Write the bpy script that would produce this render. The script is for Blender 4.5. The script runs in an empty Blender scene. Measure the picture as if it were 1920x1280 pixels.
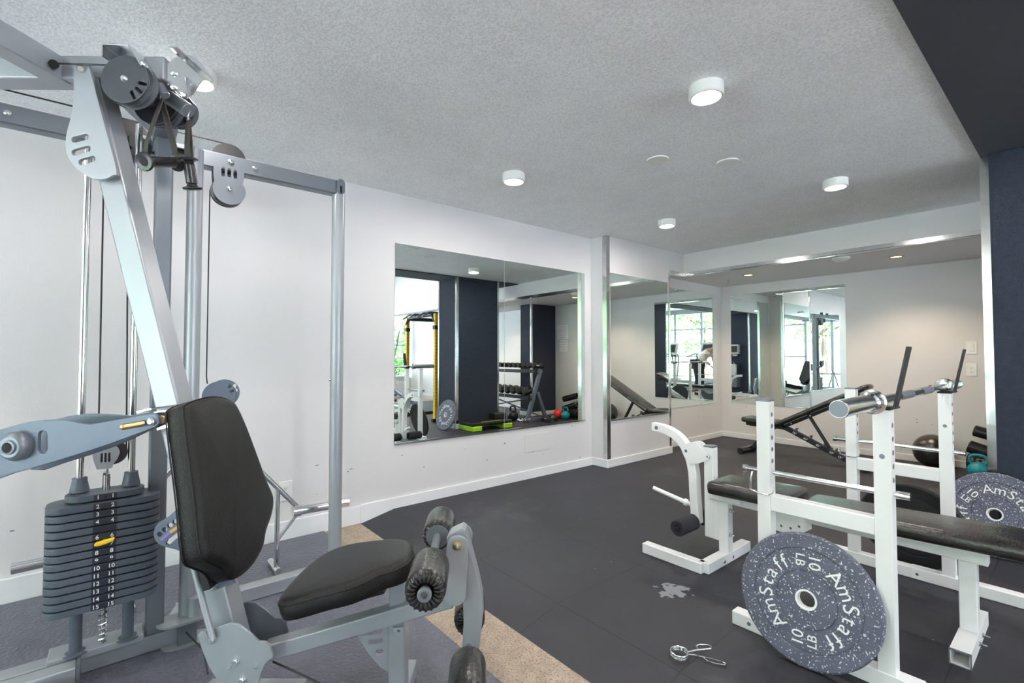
import bpy, bmesh, math, random
from mathutils import Vector, Matrix
S = bpy.context.scene
COL = S.collection
random.seed(7)
PI = math.pi

# ---------------------------------------------------------------- camera
FPX = 895.0; CAMH = 1.09
YAW = math.atan2(1084, 895); PITCH = math.atan(26/895)
cam_d = bpy.data.cameras.new('camera'); cam = bpy.data.objects.new('camera', cam_d); COL.objects.link(cam)
cam_d.sensor_width = 36; cam_d.lens = FPX*36/1920; cam_d.clip_start = .02; cam_d.clip_end = 200
cam.location = (0, 0, CAMH); cam.rotation_euler = (PI/2+PITCH, 0, YAW)
S.camera = cam
Fh = Vector((-math.sin(YAW), math.cos(YAW), 0)); Rr = Vector((math.cos(YAW), math.sin(YAW), 0)); Zz = Vector((0, 0, 1))
Fw = Fh*math.cos(PITCH)+Zz*math.sin(PITCH); Up = -Fh*math.sin(PITCH)+Zz*math.cos(PITCH)

# ---------------------------------------------------------------- view + world
S.view_settings.view_transform = 'Standard'; S.view_settings.look = 'None'
S.view_settings.gamma = 1; S.view_settings.use_curve_mapping = False
S.view_settings.exposure = 0.76
S.cycles.max_bounces = 12; S.cycles.diffuse_bounces = 6; S.cycles.glossy_bounces = 8; S.cycles.transparent_max_bounces = 16
S.cycles.sample_clamp_indirect = 24.0
w = bpy.data.worlds.new('daylight'); S.world = w; w.use_nodes = True
nt = w.node_tree; nt.nodes.clear()
bg = nt.nodes.new('ShaderNodeBackground'); wo = nt.nodes.new('ShaderNodeOutputWorld')
tc = nt.nodes.new('ShaderNodeTexCoord'); sx = nt.nodes.new('ShaderNodeSeparateXYZ'); cr = nt.nodes.new('ShaderNodeValToRGB')
cr.color_ramp.elements[0].position = 0.0; cr.color_ramp.elements[0].color = (.80, .88, 1, 1)
cr.color_ramp.elements[1].position = .8; cr.color_ramp.elements[1].color = (.55, .74, 1, 1)
nt.links.new(tc.outputs['Generated'], sx.inputs[0]); nt.links.new(sx.outputs['Z'], cr.inputs[0])
nt.links.new(cr.outputs[0], bg.inputs[0]); bg.inputs[1].default_value = 5.0; nt.links.new(bg.outputs[0], wo.inputs[0])

sun = bpy.data.lights.new('sun', 'SUN'); sun.energy = 58; sun.angle = .01; sun.color = (1, .96, .9)
so_ = bpy.data.objects.new('sun', sun); COL.objects.link(so_); so_.rotation_euler = (math.radians(-32), math.radians(8), 0)

def portal(name, loc, rot, sx_, sy_):
    l = bpy.data.lights.new(name, 'AREA'); l.shape = 'RECTANGLE'; l.size = sx_; l.size_y = sy_
    l.cycles.is_portal = True
    o = bpy.data.objects.new(name, l); COL.objects.link(o); o.location = loc; o.rotation_euler = rot
WY = -4.85; RX = 5.5
portal('window_daylight', (1.2, WY+.12, 1.35), (PI/2, 0, PI), 8.4, 2.6)
portal('window_daylight', (RX-.1, 3.5, 1.2), (PI/2, 0, PI/2), 5, 2.2)

# ---------------------------------------------------------------- materials
def mat(name, col, rough=.5, metal=0, bump=0, bscale=50, var=0, vscale=5, coat=0, emit=None, estr=0, spec=.5, aniso=False):
    m = bpy.data.materials.new(name); m.use_nodes = True; n = m.node_tree.nodes; L = m.node_tree.links
    b = n['Principled BSDF']
    b.inputs['Base Color'].default_value = (*col, 1); b.inputs['Roughness'].default_value = rough
    b.inputs['Metallic'].default_value = metal; b.inputs['Coat Weight'].default_value = coat
    b.inputs['Specular IOR Level'].default_value = spec
    t = n.new('ShaderNodeTexCoord')
    no = n.new('ShaderNodeTexNoise'); no.inputs['Scale'].default_value = vscale; no.inputs['Detail'].default_value = 5
    L.new(t.outputs['Object'], no.inputs['Vector'])
    mx = n.new('ShaderNodeMix'); mx.data_type = 'RGBA'; mx.inputs['Factor'].default_value = 1
    v = max(var, .02)
    mp = n.new('ShaderNodeMapRange'); mp.inputs['From Min'].default_value = .3; mp.inputs['From Max'].default_value = .7
    mp.inputs['To Min'].default_value = 1-v; mp.inputs['To Max'].default_value = 1+v
    L.new(no.outputs['Fac'], mp.inputs['Value'])
    mx.blend_type = 'MULTIPLY'; mx.inputs[6].default_value = (*col, 1)
    cc = n.new('ShaderNodeCombineXYZ')
    for i in range(3): L.new(mp.outputs[0], cc.inputs[i])
    L.new(cc.outputs[0], mx.inputs[7]); L.new(mx.outputs[2], b.inputs['Base Color'])
    if bump:
        nb = n.new('ShaderNodeTexNoise'); nb.inputs['Scale'].default_value = bscale; nb.inputs['Detail'].default_value = 2
        L.new(t.outputs['Object'], nb.inputs['Vector'])
        bp = n.new('ShaderNodeBump'); bp.inputs['Strength'].default_value = bump; bp.inputs['Distance'].default_value = .01
        L.new(nb.outputs['Fac'], bp.inputs['Height']); L.new(bp.outputs[0], b.inputs['Normal'])
    if emit:
        b.inputs['Emission Color'].default_value = (*emit, 1); b.inputs['Emission Strength'].default_value = estr
    return m
M = {}
M['silver'] = mat('silver_powder_paint', (.36, .385, .42), .36, .35, var=.05, vscale=3)
M['silver_dark'] = mat('grey_powder_paint', (.19, .21, .245), .38, .4, var=.05)
M['charcoal_metal'] = mat('charcoal_plastic', (.09, .10, .12), .45, .0, bump=.05, bscale=300)
M['graphite'] = mat('graphite_paint', (.06, .067, .08), .4, .2, var=.05)
M['slate'] = mat('slate_blue_paint', (.125, .155, .21), .42, .2, var=.05)
M['chrome'] = mat('chrome', (.8, .81, .82), .13, 1)
M['brushed'] = mat('brushed_steel', (.66, .67, .68), .17, 1, var=.08, vscale=20)
M['bolt'] = mat('zinc_bolt', (.7, .75, .77), .25, 1)
M['brass'] = mat('brass', (.6, .42, .2), .3, .9)
M['vinyl'] = mat('black_vinyl', (.0085, .0080, .0085), .40, 0, bump=.25, bscale=330, var=.15, vscale=8, spec=.33)
M['vinyl_worn'] = mat('worn_black_vinyl', (.022, .019, .018), .26, 0, bump=.15, bscale=120, var=.5, vscale=7, spec=.8)
M['foam'] = mat('black_foam', (.02, .021, .027), .75, 0, bump=.3, bscale=300)
M['blackgloss'] = mat('black_gloss', (.02, .02, .023), .25, 0)
M['black'] = mat('black_steel', (.025, .026, .03), .45, .2)
M['rubber'] = mat('black_rubber', (.022, .022, .025), .55, 0, bump=.1, bscale=200)
M['strap'] = mat('black_webbing', (.05, .045, .043), .7, 0, bump=.3, bscale=500)
M['plate_iron'] = mat('grey_weight_paint', (.085, .103, .135), .42, .0, bump=.12, bscale=160, var=.08)
M['sticker'] = mat('navy_sticker', (.02, .024, .04), .3)
M['white_ink'] = mat('white_ink', (.85, .87, .88), .5)
M['yellow'] = mat('yellow_plastic', (.95, .62, .02), .35)
M['yellow_paint'] = mat('yellow_paint', (.85, .55, .02), .35)
M['orange_label'] = mat('amber_label', (.75, .45, .1), .4)
M['purple_label'] = mat('violet_label', (.25, .2, .6), .4)
M['white_steel'] = mat('white_steel_paint', (.84, .85, .86), .32, 0, var=.03, vscale=6)
M['white_plastic'] = mat('white_plastic', (.8, .8, .8), .35)
M['trimwhite'] = mat('white_gloss_paint', (.80, .81, .83), .4, var=.02)
M['navy'] = mat('navy_carpet', (.030, .038, .064), .9, 0, bump=.5, bscale=260, var=.12, vscale=30)
M['beam'] = mat('charcoal_ceiling_paint', (.05, .055, .07), .85, 0, bump=.1, bscale=200)
M['concrete'] = None
M['hole'] = mat('dark_hole', (.015, .015, .018), .8)
M['lime'] = mat('lime_plastic', (.45, .8, .03), .4)
M['teal'] = mat('teal_vinyl', (.01, .28, .34), .4)
M['blue'] = mat('blue_neoprene', (.03, .22, .55), .5)
M['red'] = mat('red_rubber', (.75, .02, .02), .4)
M['green'] = mat('green_band', (.25, .7, .1), .5)
M['paper'] = mat('white_paper', (.93, .94, .97), .7)
M['redink'] = mat('red_ink', (.55, .1, .15), .7)
M['silver_plastic'] = mat('silver_plastic', (.5, .52, .55), .35, .2)
M['lamp_white'] = mat('lamp_white', (.82, .82, .8), .4)
M['frame_metal'] = mat('window_frame_paint', (.52, .58, .66), .4, .2)
M['skin'] = mat('skin', (.55, .33, .24), .5)
M['shirt'] = mat('white_shirt', (.75, .75, .75), .8)
M['trousers'] = mat('black_trousers', (.02, .02, .025), .8)
M['hair'] = mat('dark_hair', (.02, .015, .012), .6)
M['bark'] = mat('bark', (.12, .09, .07), .9, bump=.4, bscale=20)
M['bounce_ground'] = mat('pale_bounce_paving', (.66, .67, .76), .9, var=.1, vscale=1)
M['lawn'] = mat('lawn', (.18, .30, .12), .9, var=.3, vscale=3, bump=.5, bscale=30)

def leafmat(name, col):
    m = mat(name, col, .6, var=.4, vscale=1.5)
    return m
M['leaf'] = leafmat('green_leaves', (.16, .34, .10)); M['leaf2'] = leafmat('pale_green_leaves', (.24, .40, .15))

def wallmat(name, col, specks=True):
    m = mat(name, col, .55, bump=.06, bscale=140, var=.02, vscale=1.2)
    if specks:
        n = m.node_tree.nodes; L = m.node_tree.links; b = n['Principled BSDF']
        src = b.inputs['Base Color'].links[0].from_socket
        g = n.new('ShaderNodeNewGeometry'); sp = n.new('ShaderNodeSeparateXYZ'); L.new(g.outputs['Position'], sp.inputs[0])
        ns = n.new('ShaderNodeTexNoise'); ns.inputs['Scale'].default_value = 26; ns.inputs['Detail'].default_value = 1
        mp = n.new('ShaderNodeMapping'); mp.inputs['Scale'].default_value = (1, .7, 1.6); mp.inputs['Rotation'].default_value = (.5, 0, 0)
        L.new(g.outputs['Position'], mp.inputs[0]); L.new(mp.outputs[0], ns.inputs['Vector'])
        gt = n.new('ShaderNodeMath'); gt.operation = 'GREATER_THAN'; gt.inputs[1].default_value = .775
        L.new(ns.outputs['Fac'], gt.inputs[0])
        lt = n.new('ShaderNodeMath'); lt.operation = 'LESS_THAN'; lt.inputs[1].default_value = .47; L.new(sp.outputs['Z'], lt.inputs[0])
        mu = n.new('ShaderNodeMath'); mu.operation = 'MULTIPLY'; L.new(gt.outputs[0], mu.inputs[0]); L.new(lt.outputs[0], mu.inputs[1])
        mx = n.new('ShaderNodeMix'); mx.data_type = 'RGBA'; L.new(mu.outputs[0], mx.inputs['Factor']); L.new(src, mx.inputs[6])
        mx.inputs[7].default_value = (.18, .18, .2, 1); L.new(mx.outputs[2], b.inputs['Base Color'])
    return m
M['wall'] = wallmat('white_wall_paint', (.70, .685, .70)); M['wall_clean'] = wallmat('white_wall_paint_clean', (.705, .69, .705), False)

def mirrormat():
    m = mat('mirror_glass', (.86, .93, .91), 0.0, 1); m.node_tree.nodes['Principled BSDF'].inputs['Base Color'].default_value = (.86, .93, .91, 1)
    return m
M['mirror'] = mirrormat()

def ceilmat():
    m = mat('stipple_ceiling', (.90, .915, .93), .9, bump=.45, bscale=110, var=.03)
    n = m.node_tree.nodes; L = m.node_tree.links; b = n['Principled BSDF']
    bp = [x for x in n if x.type == 'BUMP'][0]; bp.inputs['Distance'].default_value = .008
    nb = bp.inputs['Height'].links[0].from_node; nb.inputs['Detail'].default_value = 4; nb.inputs['Roughness'].default_value = .6
    # stipple shading put into the colour: pits darker, ridges lighter
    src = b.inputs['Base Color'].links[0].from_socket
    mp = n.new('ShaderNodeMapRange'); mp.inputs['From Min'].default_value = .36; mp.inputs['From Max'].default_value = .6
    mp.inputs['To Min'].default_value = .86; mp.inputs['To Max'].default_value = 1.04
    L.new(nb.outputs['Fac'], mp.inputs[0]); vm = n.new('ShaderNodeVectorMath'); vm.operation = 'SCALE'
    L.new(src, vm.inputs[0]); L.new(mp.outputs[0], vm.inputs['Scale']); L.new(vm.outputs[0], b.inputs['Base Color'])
    return m
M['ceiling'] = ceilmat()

def tilemat():
    m = mat('black_rubber_tiles', (.022, .022, .032), .55, bump=.12, bscale=250, var=.25, vscale=2.5, spec=.55)
    n = m.node_tree.nodes; L = m.node_tree.links; b = n['Principled BSDF']
    src = b.inputs['Base Color'].links[0].from_socket
    g = n.new('ShaderNodeNewGeometry'); sp = n.new('ShaderNodeSeparateXYZ'); L.new(g.outputs['Position'], sp.inputs[0])
    outs = []
    for ax, off in (('X', -2.58), ('Y', 1.45)):
        a = n.new('ShaderNodeMath'); a.operation = 'SUBTRACT'; L.new(sp.outputs[ax], a.inputs[0]); a.inputs[1].default_value = off
        d = n.new('ShaderNodeMath'); d.operation = 'DIVIDE'; L.new(a.outputs[0], d.inputs[0]); d.inputs[1].default_value = .565
        p = n.new('ShaderNodeMath'); p.operation = 'PINGPONG'; L.new(d.outputs[0], p.inputs[0]); p.inputs[1].default_value = .5
        l = n.new('ShaderNodeMath'); l.operation = 'LESS_THAN'; L.new(p.outputs[0], l.inputs[0]); l.inputs[1].default_value = .0045
        outs.append(l)
    mxm = n.new('ShaderNodeMath'); mxm.operation = 'MAXIMUM'; L.new(outs[0].outputs[0], mxm.inputs[0]); L.new(outs[1].outputs[0], mxm.inputs[1])
    m1 = n.new('ShaderNodeMix'); m1.data_type = 'RGBA'; L.new(mxm.outputs[0], m1.inputs['Factor']); L.new(src, m1.inputs[6]); m1.inputs[7].default_value = (.006, .006, .008, 1)
    # pale scuffs
    ns = n.new('ShaderNodeTexNoise'); ns.inputs['Scale'].default_value = 1.7; ns.inputs['Detail'].default_value = 8; ns.inputs['Roughness'].default_value = .65
    L.new(g.outputs['Position'], ns.inputs['Vector'])
    r = n.new('ShaderNodeMapRange'); r.inputs['From Min'].default_value = .56; r.inputs['From Max'].default_value = .78; r.inputs['To Max'].default_value = .35
    L.new(ns.outputs['Fac'], r.inputs[0])
    m2 = n.new('ShaderNodeMix'); m2.data_type = 'RGBA'; L.new(r.outputs[0], m2.inputs['Factor']); L.new(m1.outputs[2], m2.inputs[6]); m2.inputs[7].default_value = (.17, .17, .18, 1)
    # one dried splash
    dist = n.new('ShaderNodeVectorMath'); dist.operation = 'DISTANCE'; dist.inputs[1].default_value = (-1.2, 1.905, .05)
    L.new(g.outputs['Position'], dist.inputs[0])
    n3 = n.new('ShaderNodeTexNoise'); n3.inputs['Scale'].default_value = 22; n3.inputs['Detail'].default_value = 4; L.new(g.outputs['Position'], n3.inputs['Vector'])
    mu = n.new('ShaderNodeMath'); mu.operation = 'MULTIPLY_ADD'; L.new(n3.outputs['Fac'], mu.inputs[0]); mu.inputs[1].default_value = .26; L.new(dist.outputs['Value'], mu.inputs[2])
    l3 = n.new('ShaderNodeMath'); l3.operation = 'LESS_THAN'; L.new(mu.outputs[0], l3.inputs[0]); l3.inputs[1].default_value = .185
    sc = n.new('ShaderNodeMath'); sc.operation = 'MULTIPLY'; L.new(l3.outputs[0], sc.inputs[0]); sc.inputs[1].default_value = .55
    m3 = n.new('ShaderNodeMix'); m3.data_type = 'RGBA'; L.new(sc.outputs[0], m3.inputs['Factor']); L.new(m2.outputs[2], m3.inputs[6]); m3.inputs[7].default_value = (.38, .4, .44, 1)
    # tiny debris
    n4 = n.new('ShaderNodeTexVoronoi'); n4.inputs['Scale'].default_value = 9; L.new(g.outputs['Position'], n4.inputs['Vector'])
    l4 = n.new('ShaderNodeMath'); l4.operation = 'LESS_THAN'; L.new(n4.outputs['Distance'], l4.inputs[0]); l4.inputs[1].default_value = .022
    m4 = n.new('ShaderNodeMix'); m4.data_type = 'RGBA'; L.new(l4.outputs[0], m4.inputs['Factor']); L.new(m3.outputs[2], m4.inputs[6]); m4.inputs[7].default_value = (.35, .35, .36, 1)
    L.new(m4.outputs[2], b.inputs['Base Color'])
    return m
M['tiles'] = tilemat()
def matmat():
    m = mat('textured_rubber_mat', (.115, .122, .16), .38, bump=.9, bscale=85, var=.1, vscale=3, spec=.6)
    bp = [x for x in m.node_tree.nodes if x.type == 'BUMP'][0]
    v = m.node_tree.nodes.new('ShaderNodeTexVoronoi'); v.inputs['Scale'].default_value = 75
    tc_ = [x for x in m.node_tree.nodes if x.type == 'TEX_COORD'][0]
    m.node_tree.links.new(tc_.outputs['Object'], v.inputs['Vector']); m.node_tree.links.new(v.outputs['Distance'], bp.inputs['Height'])
    bp.inputs['Distance'].default_value = .004
    return m
M['mat'] = matmat()
def speck(name, col, fleck, scale, thr, rough=.8):
    m = mat(name, col, rough, bump=.2, bscale=150, var=.15, vscale=20)
    n = m.node_tree.nodes; L = m.node_tree.links; b = n['Principled BSDF']; src = b.inputs['Base Color'].links[0].from_socket
    t = [x for x in n if x.type == 'TEX_COORD'][0]
    no = n.new('ShaderNodeTexNoise'); no.inputs['Scale'].default_value = scale; no.inputs['Detail'].default_value = 1
    L.new(t.outputs['Object'], no.inputs['Vector'])
    g = n.new('ShaderNodeMath'); g.operation = 'GREATER_THAN'; g.inputs[1].default_value = thr; L.new(no.outputs['Fac'], g.inputs[0])
    mx = n.new('ShaderNodeMix'); mx.data_type = 'RGBA'; L.new(g.outputs[0], mx.inputs['Factor']); L.new(src, mx.inputs[6]); mx.inputs[7].default_value = (*fleck, 1)
    L.new(mx.outputs[2], b.inputs['Base Color']); return m
M['concrete'] = speck('beige_concrete', (.42, .34, .27), (.26, .2, .16), 140, .58)
M['bumper'] = speck('flecked_rubber', (.11, .12, .17), (.62, .66, .7), 150, .655, .6)

def glassmat():
    m = bpy.data.materials.new('window_glass'); m.use_nodes = True; n = m.node_tree.nodes; L = m.node_tree.links; n.clear()
    o = n.new('ShaderNodeOutputMaterial'); t = n.new('ShaderNodeBsdfTransparent'); t.inputs[0].default_value = (.96, .98, .98, 1)
    g = n.new('ShaderNodeBsdfGlossy'); g.inputs['Roughness'].default_value = 0.0
    f = n.new('ShaderNodeFresnel'); f.inputs[0].default_value = 1.3; mx = n.new('ShaderNodeMixShader')
    L.new(f.outputs[0], mx.inputs[0]); L.new(t.outputs[0], mx.inputs[1]); L.new(g.outputs[0], mx.inputs[2]); L.new(mx.outputs[0], o.inputs[0])
    return m
M['glass'] = glassmat()
def emis(name, col, s):
    m = bpy.data.materials.new(name); m.use_nodes = True; b = m.node_tree.nodes['Principled BSDF']
    b.inputs['Emission Color'].default_value = (*col, 1); b.inputs['Emission Strength'].default_value = s; b.inputs['Base Color'].default_value = (*col, 1)
    return m
M['glow'] = emis('lamp_glow', (1, .95, .88), 9); M['glow_warm'] = emis('warm_lamp_glow', (1, .72, .4), 4)
M['screen'] = mat('dark_screen', (.05, .06, .07), .15)

# ---------------------------------------------------------------- mesh builder
def frame(origin, ex, ey):
    ex = Vector(ex).normalized(); ez = ex.cross(Vector(ey)).normalized(); ey = ez.cross(ex)
    m = Matrix((ex, ey, ez)).transposed().to_4x4(); m.translation = Vector(origin); return m
def smooth_loop(pts, k=4, closed=True):
    out = []; n = len(pts)
    rng = range(n) if closed else range(n-1)
    for i in rng:
        g = lambda j: Vector(pts[j % n]) if closed else Vector(pts[max(0, min(n-1, j))])
        p0, p1, p2, p3 = g(i-1), g(i), g(i+1), g(i+2)
        for s in range(k):
            t = s/k
            out.append(.5*((2*p1)+(-p0+p2)*t+(2*p0-5*p1+4*p2-p3)*t*t+(-p0+3*p1-3*p2+p3)*t**3))
    if not closed: out.append(Vector(pts[-1]))
    return out
def circ(cx, cy, r, n=20): return [(cx+r*math.cos(2*PI*i/n), cy+r*math.sin(2*PI*i/n)) for i in range(n)]
def slot(x0, y0, x1, y1, r, n=6):
    a = math.atan2(y1-y0, x1-x0); o = []
    for i in range(n+1): t = a+PI/2+PI*i/n; o.append((x0+r*math.cos(t), y0+r*math.sin(t)))
    for i in range(n+1): t = a-PI/2+PI*i/n; o.append((x1+r*math.cos(t), y1+r*math.sin(t)))
    return o
class MB:
    def __init__(s): s.v = []; s.f = []; s.m = []; s.mi = 0
    def mat(s, i): s.mi = i; return s
    def add(s, vs, fs, mtx=None):
        b = len(s.v)
        for p in vs:
            p = Vector(p); s.v.append(mtx @ p if mtx else p)
        for f in fs: s.f.append([b+i for i in f]); s.m.append(s.mi)
        return s
    def box(s, c, d, mtx=None):
        x, y, z = [k/2 for k in d]; c = Vector(c)
        vs = [c+Vector(p) for p in ((-x,-y,-z),(x,-y,-z),(x,y,-z),(-x,y,-z),(-x,-y,z),(x,-y,z),(x,y,z),(-x,y,z))]
        return s.add(vs, [(0,3,2,1),(4,5,6,7),(0,1,5,4),(1,2,6,5),(2,3,7,6),(3,0,4,7)], mtx)
    def bb(s, lo, hi): return s.box([(a+b)/2 for a, b in zip(lo, hi)], [b-a for a, b in zip(lo, hi)])
    def bar(s, p0, p1, w, h, up=(0, 0, 1)):   # w across, h along up
        p0 = Vector(p0); p1 = Vector(p1); d = p1-p0; L = d.length; ez = d/L; up = Vector(up)
        ex = up.cross(ez)
        if ex.length < 1e-4: ex = Vector((1, 0, 0)).cross(ez)
        ex.normalize(); ey = ez.cross(ex)
        m = Matrix((ex, ey, ez)).transposed().to_4x4(); m.translation = (p0+p1)/2
        return s.box((0, 0, 0), (w, h, L), m)
    def cyl(s, p0, p1, r, r1=None, n=20, caps=True):
        p0 = Vector(p0); p1 = Vector(p1); r1 = r if r1 is None else r1; ez = (p1-p0).normalized()
        ex = ez.orthogonal().normalized(); ey = ez.cross(ex); vs = []
        for p, q in ((p0, r), (p1, r1)):
            for i in range(n): a = 2*PI*i/n; vs.append(p+ex*q*math.cos(a)+ey*q*math.sin(a))
        fs = [(i, (i+1) % n, n+(i+1) % n, n+i) for i in range(n)]
        if caps: fs += [tuple(reversed(range(n))), tuple(range(n, 2*n))]
        return s.add(vs, fs)
    def lathe(s, p0, axis, prof, n=28):   # prof: (dist, radius)
        p0 = Vector(p0); ez = Vector(axis).normalized(); ex = ez.orthogonal().normalized(); ey = ez.cross(ex); vs = []; fs = []
        for d, r in prof:
            for i in range(n): a = 2*PI*i/n; vs.append(p0+ez*d+(ex*math.cos(a)+ey*math.sin(a))*max(r, 1e-5))
        for k in range(len(prof)-1):
            for i in range(n): j = (i+1) % n; fs.append((k*n+i, k*n+j, (k+1)*n+j, (k+1)*n+i))
        return s.add(vs, fs)
    def tube(s, pts, r, n=12, closed=False):
        pts = [Vector(p) for p in pts]; N = len(pts); rings = []; prev = None
        for i in range(N):
            if closed: d = pts[(i+1) % N]-pts[i-1]
            else: d = pts[min(i+1, N-1)]-pts[max(i-1, 0)]
            d.normalize()
            ex = d.orthogonal().normalized() if prev is None else (prev-d*prev.dot(d)).normalized()
            prev = ex; ey = d.cross(ex); rr = r[i] if isinstance(r, (list, tuple)) else r
            rings.append([pts[i]+(ex*math.cos(2*PI*k/n)+ey*math.sin(2*PI*k/n))*rr for k in range(n)])
        vs = [p for q in rings for p in q]; fs = []
        for i in range(N if closed else N-1):
            for k in range(n): a, b = i*n, ((i+1) % N)*n; fs.append((a+k, a+(k+1) % n, b+(k+1) % n, b+k))
        if not closed: fs += [tuple(reversed(range(n))), tuple(range((N-1)*n, N*n))]
        return s.add(vs, fs)
    def ribbon(s, pts, w, t, side):   # flat strap
        for a, b in zip(pts[:-1], pts[1:]): s.bar(a, b, w, t, side)
        return s
    def sphere(s, c, r, n=20, m=12, sc=(1, 1, 1)):
        c = Vector(c); vs = []; fs = []
        for j in range(m+1):
            th = PI*j/m
            for i in range(n):
                a = 2*PI*i/n; vs.append(c+Vector((r*sc[0]*math.sin(th)*math.cos(a), r*sc[1]*math.sin(th)*math.sin(a), r*sc[2]*math.cos(th))))
        for j in range(m):
            for i in range(n): fs.append((j*n+i, (j+1)*n+i, (j+1)*n+(i+1) % n, j*n+(i+1) % n))
        return s.add(vs, fs)
    def plate(s, outline, holes, th, mtx, bevel=.0):   # extruded 2D outline with real holes, centred on z
        cu = bpy.data.curves.new('outline', 'CURVE'); cu.dimensions = '2D'; cu.fill_mode = 'BOTH'
        cu.extrude = th/2; cu.bevel_depth = bevel; cu.bevel_resolution = 1
        if bevel: cu.extrude = max(th/2-bevel, .0001); cu.offset = -bevel
        for lp in [outline]+list(holes):
            sp = cu.splines.new('POLY'); sp.points.add(len(lp)-1); sp.use_cyclic_u = True
            for i, p in enumerate(lp): sp.points[i].co = (p[0], p[1], 0, 1)
        o = bpy.data.objects.new('outline', cu); me = bpy.data.meshes.new_from_object(o)
        s.add([v.co.copy() for v in me.vertices], [tuple(p.vertices) for p in me.polygons], mtx)
        bpy.data.objects.remove(o); bpy.data.meshes.remove(me); bpy.data.curves.remove(cu); return s
    def text(s, body, size, mtx, th=.0008, bold=.0, align='CENTER'):
        cu = bpy.data.curves.new('letters', 'FONT'); cu.body = body; cu.size = size; cu.align_x = align; cu.align_y = 'CENTER'
        cu.extrude = th/2; cu.offset = bold
        o = bpy.data.objects.new('letters', cu); me = bpy.data.meshes.new_from_object(o)
        s.add([v.co.copy() for v in me.vertices], [tuple(p.vertices) for p in me.polygons], mtx)
        bpy.data.objects.remove(o); bpy.data.meshes.remove(me); bpy.data.curves.remove(cu); return s
    def pad(s, loop, mtx, th, rings=None):
        # cushion: loop in the frame's xy plane, top at z = 0, underside at -th
        P = [Vector((p[0], p[1])) for p in loop]; n = len(P); c = sum(P, Vector((0, 0)))/n
        nr = []
        for i in range(n):
            t = (P[(i+1) % n]-P[i-1]).normalized(); nr.append(Vector((t.y, -t.x)))
        area = sum(P[i-1].x*P[i].y-P[i].x*P[i-1].y for i in range(n))
        sg = 1 if area > 0 else -1
        rings = rings or [(.016, -th), (.003, -th+.006), (0, -th*.6), (0, -.018), (.006, -.006), (.016, -.0005), (.028, .002)]
        vs = []; fs = []
        for ins, z in rings:
            for i in range(n): q = P[i]-nr[i]*sg*ins; vs.append((q.x, q.y, z))
        K = len(rings)
        for k in range(K-1):
            for i in range(n): j = (i+1) % n; fs.append((k*n+i, k*n+j, (k+1)*n+j, (k+1)*n+i))
        vs.append((c.x, c.y, rings[-1][1]+.002)); ci = len(vs)-1
        vs.append((c.x, c.y, -th)); cj = len(vs)-1
        for i in range(n): fs.append(((K-1)*n+i, (K-1)*n+(i+1) % n, ci)); fs.append(((i+1) % n, i, cj))
        return s.add(vs, fs, mtx)
    def build(s, name, mats, parent=None, bevel=0, smooth=35, seg=2):
        me = bpy.data.meshes.new(name); off = Vector((0, 0, 0)); q = parent
        while q is not None: off += q.location; q = q.parent
        me.from_pydata([v-off for v in s.v], [], s.f)
        if not isinstance(mats, (list, tuple)): mats = [mats]
        for k in mats: me.materials.append(M[k])
        me.polygons.foreach_set('material_index', s.m)
        bm = bmesh.new(); bm.from_mesh(me)
        bmesh.ops.remove_doubles(bm, verts=bm.verts, dist=1e-6)
        bmesh.ops.recalc_face_normals(bm, faces=bm.faces); bm.to_mesh(me); bm.free()
        me.polygons.foreach_set('use_smooth', [True]*len(me.polygons)); me.set_sharp_from_angle(angle=math.radians(smooth)); me.update()
        o = bpy.data.objects.new(name, me); COL.objects.link(o)
        if parent is not None: o.parent = parent
        if bevel:
            b = o.modifiers.new('bevel', 'BEVEL'); b.width = bevel; b.segments = seg; b.limit_method = 'ANGLE'; b.angle_limit = math.radians(50); b.harden_normals = False
        if smooth < 45:
            wn = o.modifiers.new('weighted_normal', 'WEIGHTED_NORMAL'); wn.keep_sharp = True
        return o
def thing(name, label, cat, loc=(0, 0, 0), rz=0, group=None):
    o = bpy.data.objects.new(name, None); COL.objects.link(o); o.location = loc; o.rotation_euler = (0, 0, rz); o.empty_display_size = .1
    return tag(o, label, cat, group)
def tag(o, label, cat, group=None, kind=None):
    o['label'] = label; o['category'] = cat
    if group: o['group'] = group
    if kind: o['kind'] = kind
    return o
def struct(name, mb, mats, bevel=0, parent=None):
    o = mb.build(name, mats, parent, bevel)
    if parent is None: o['kind'] = 'structure'
    return o
def copy_tree(o, parent=None):
    c = o.copy(); COL.objects.link(c)
    if parent is not None: c.parent = parent
    for ch in list(o.children): copy_tree(ch, c)
    return c
def dup(o, loc, rz=0, label=None, group=None, rot=None):
    c = copy_tree(o); c.location = loc; c.rotation_euler = rot if rot else (0, 0, rz)
    if label: c['label'] = label
    if group: c['group'] = group
    return c

# ================================================================ SETTING
H = 2.215; MZ = .05; WX = -3.05; BY = 6.05; SZ = 1.975; HY = 4.85; H2 = 2.85
struct('floor', MB().bb((WX-.2, WY-.1, -.1), (RX+.2, BY+.2, 0)), 'concrete')
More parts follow.
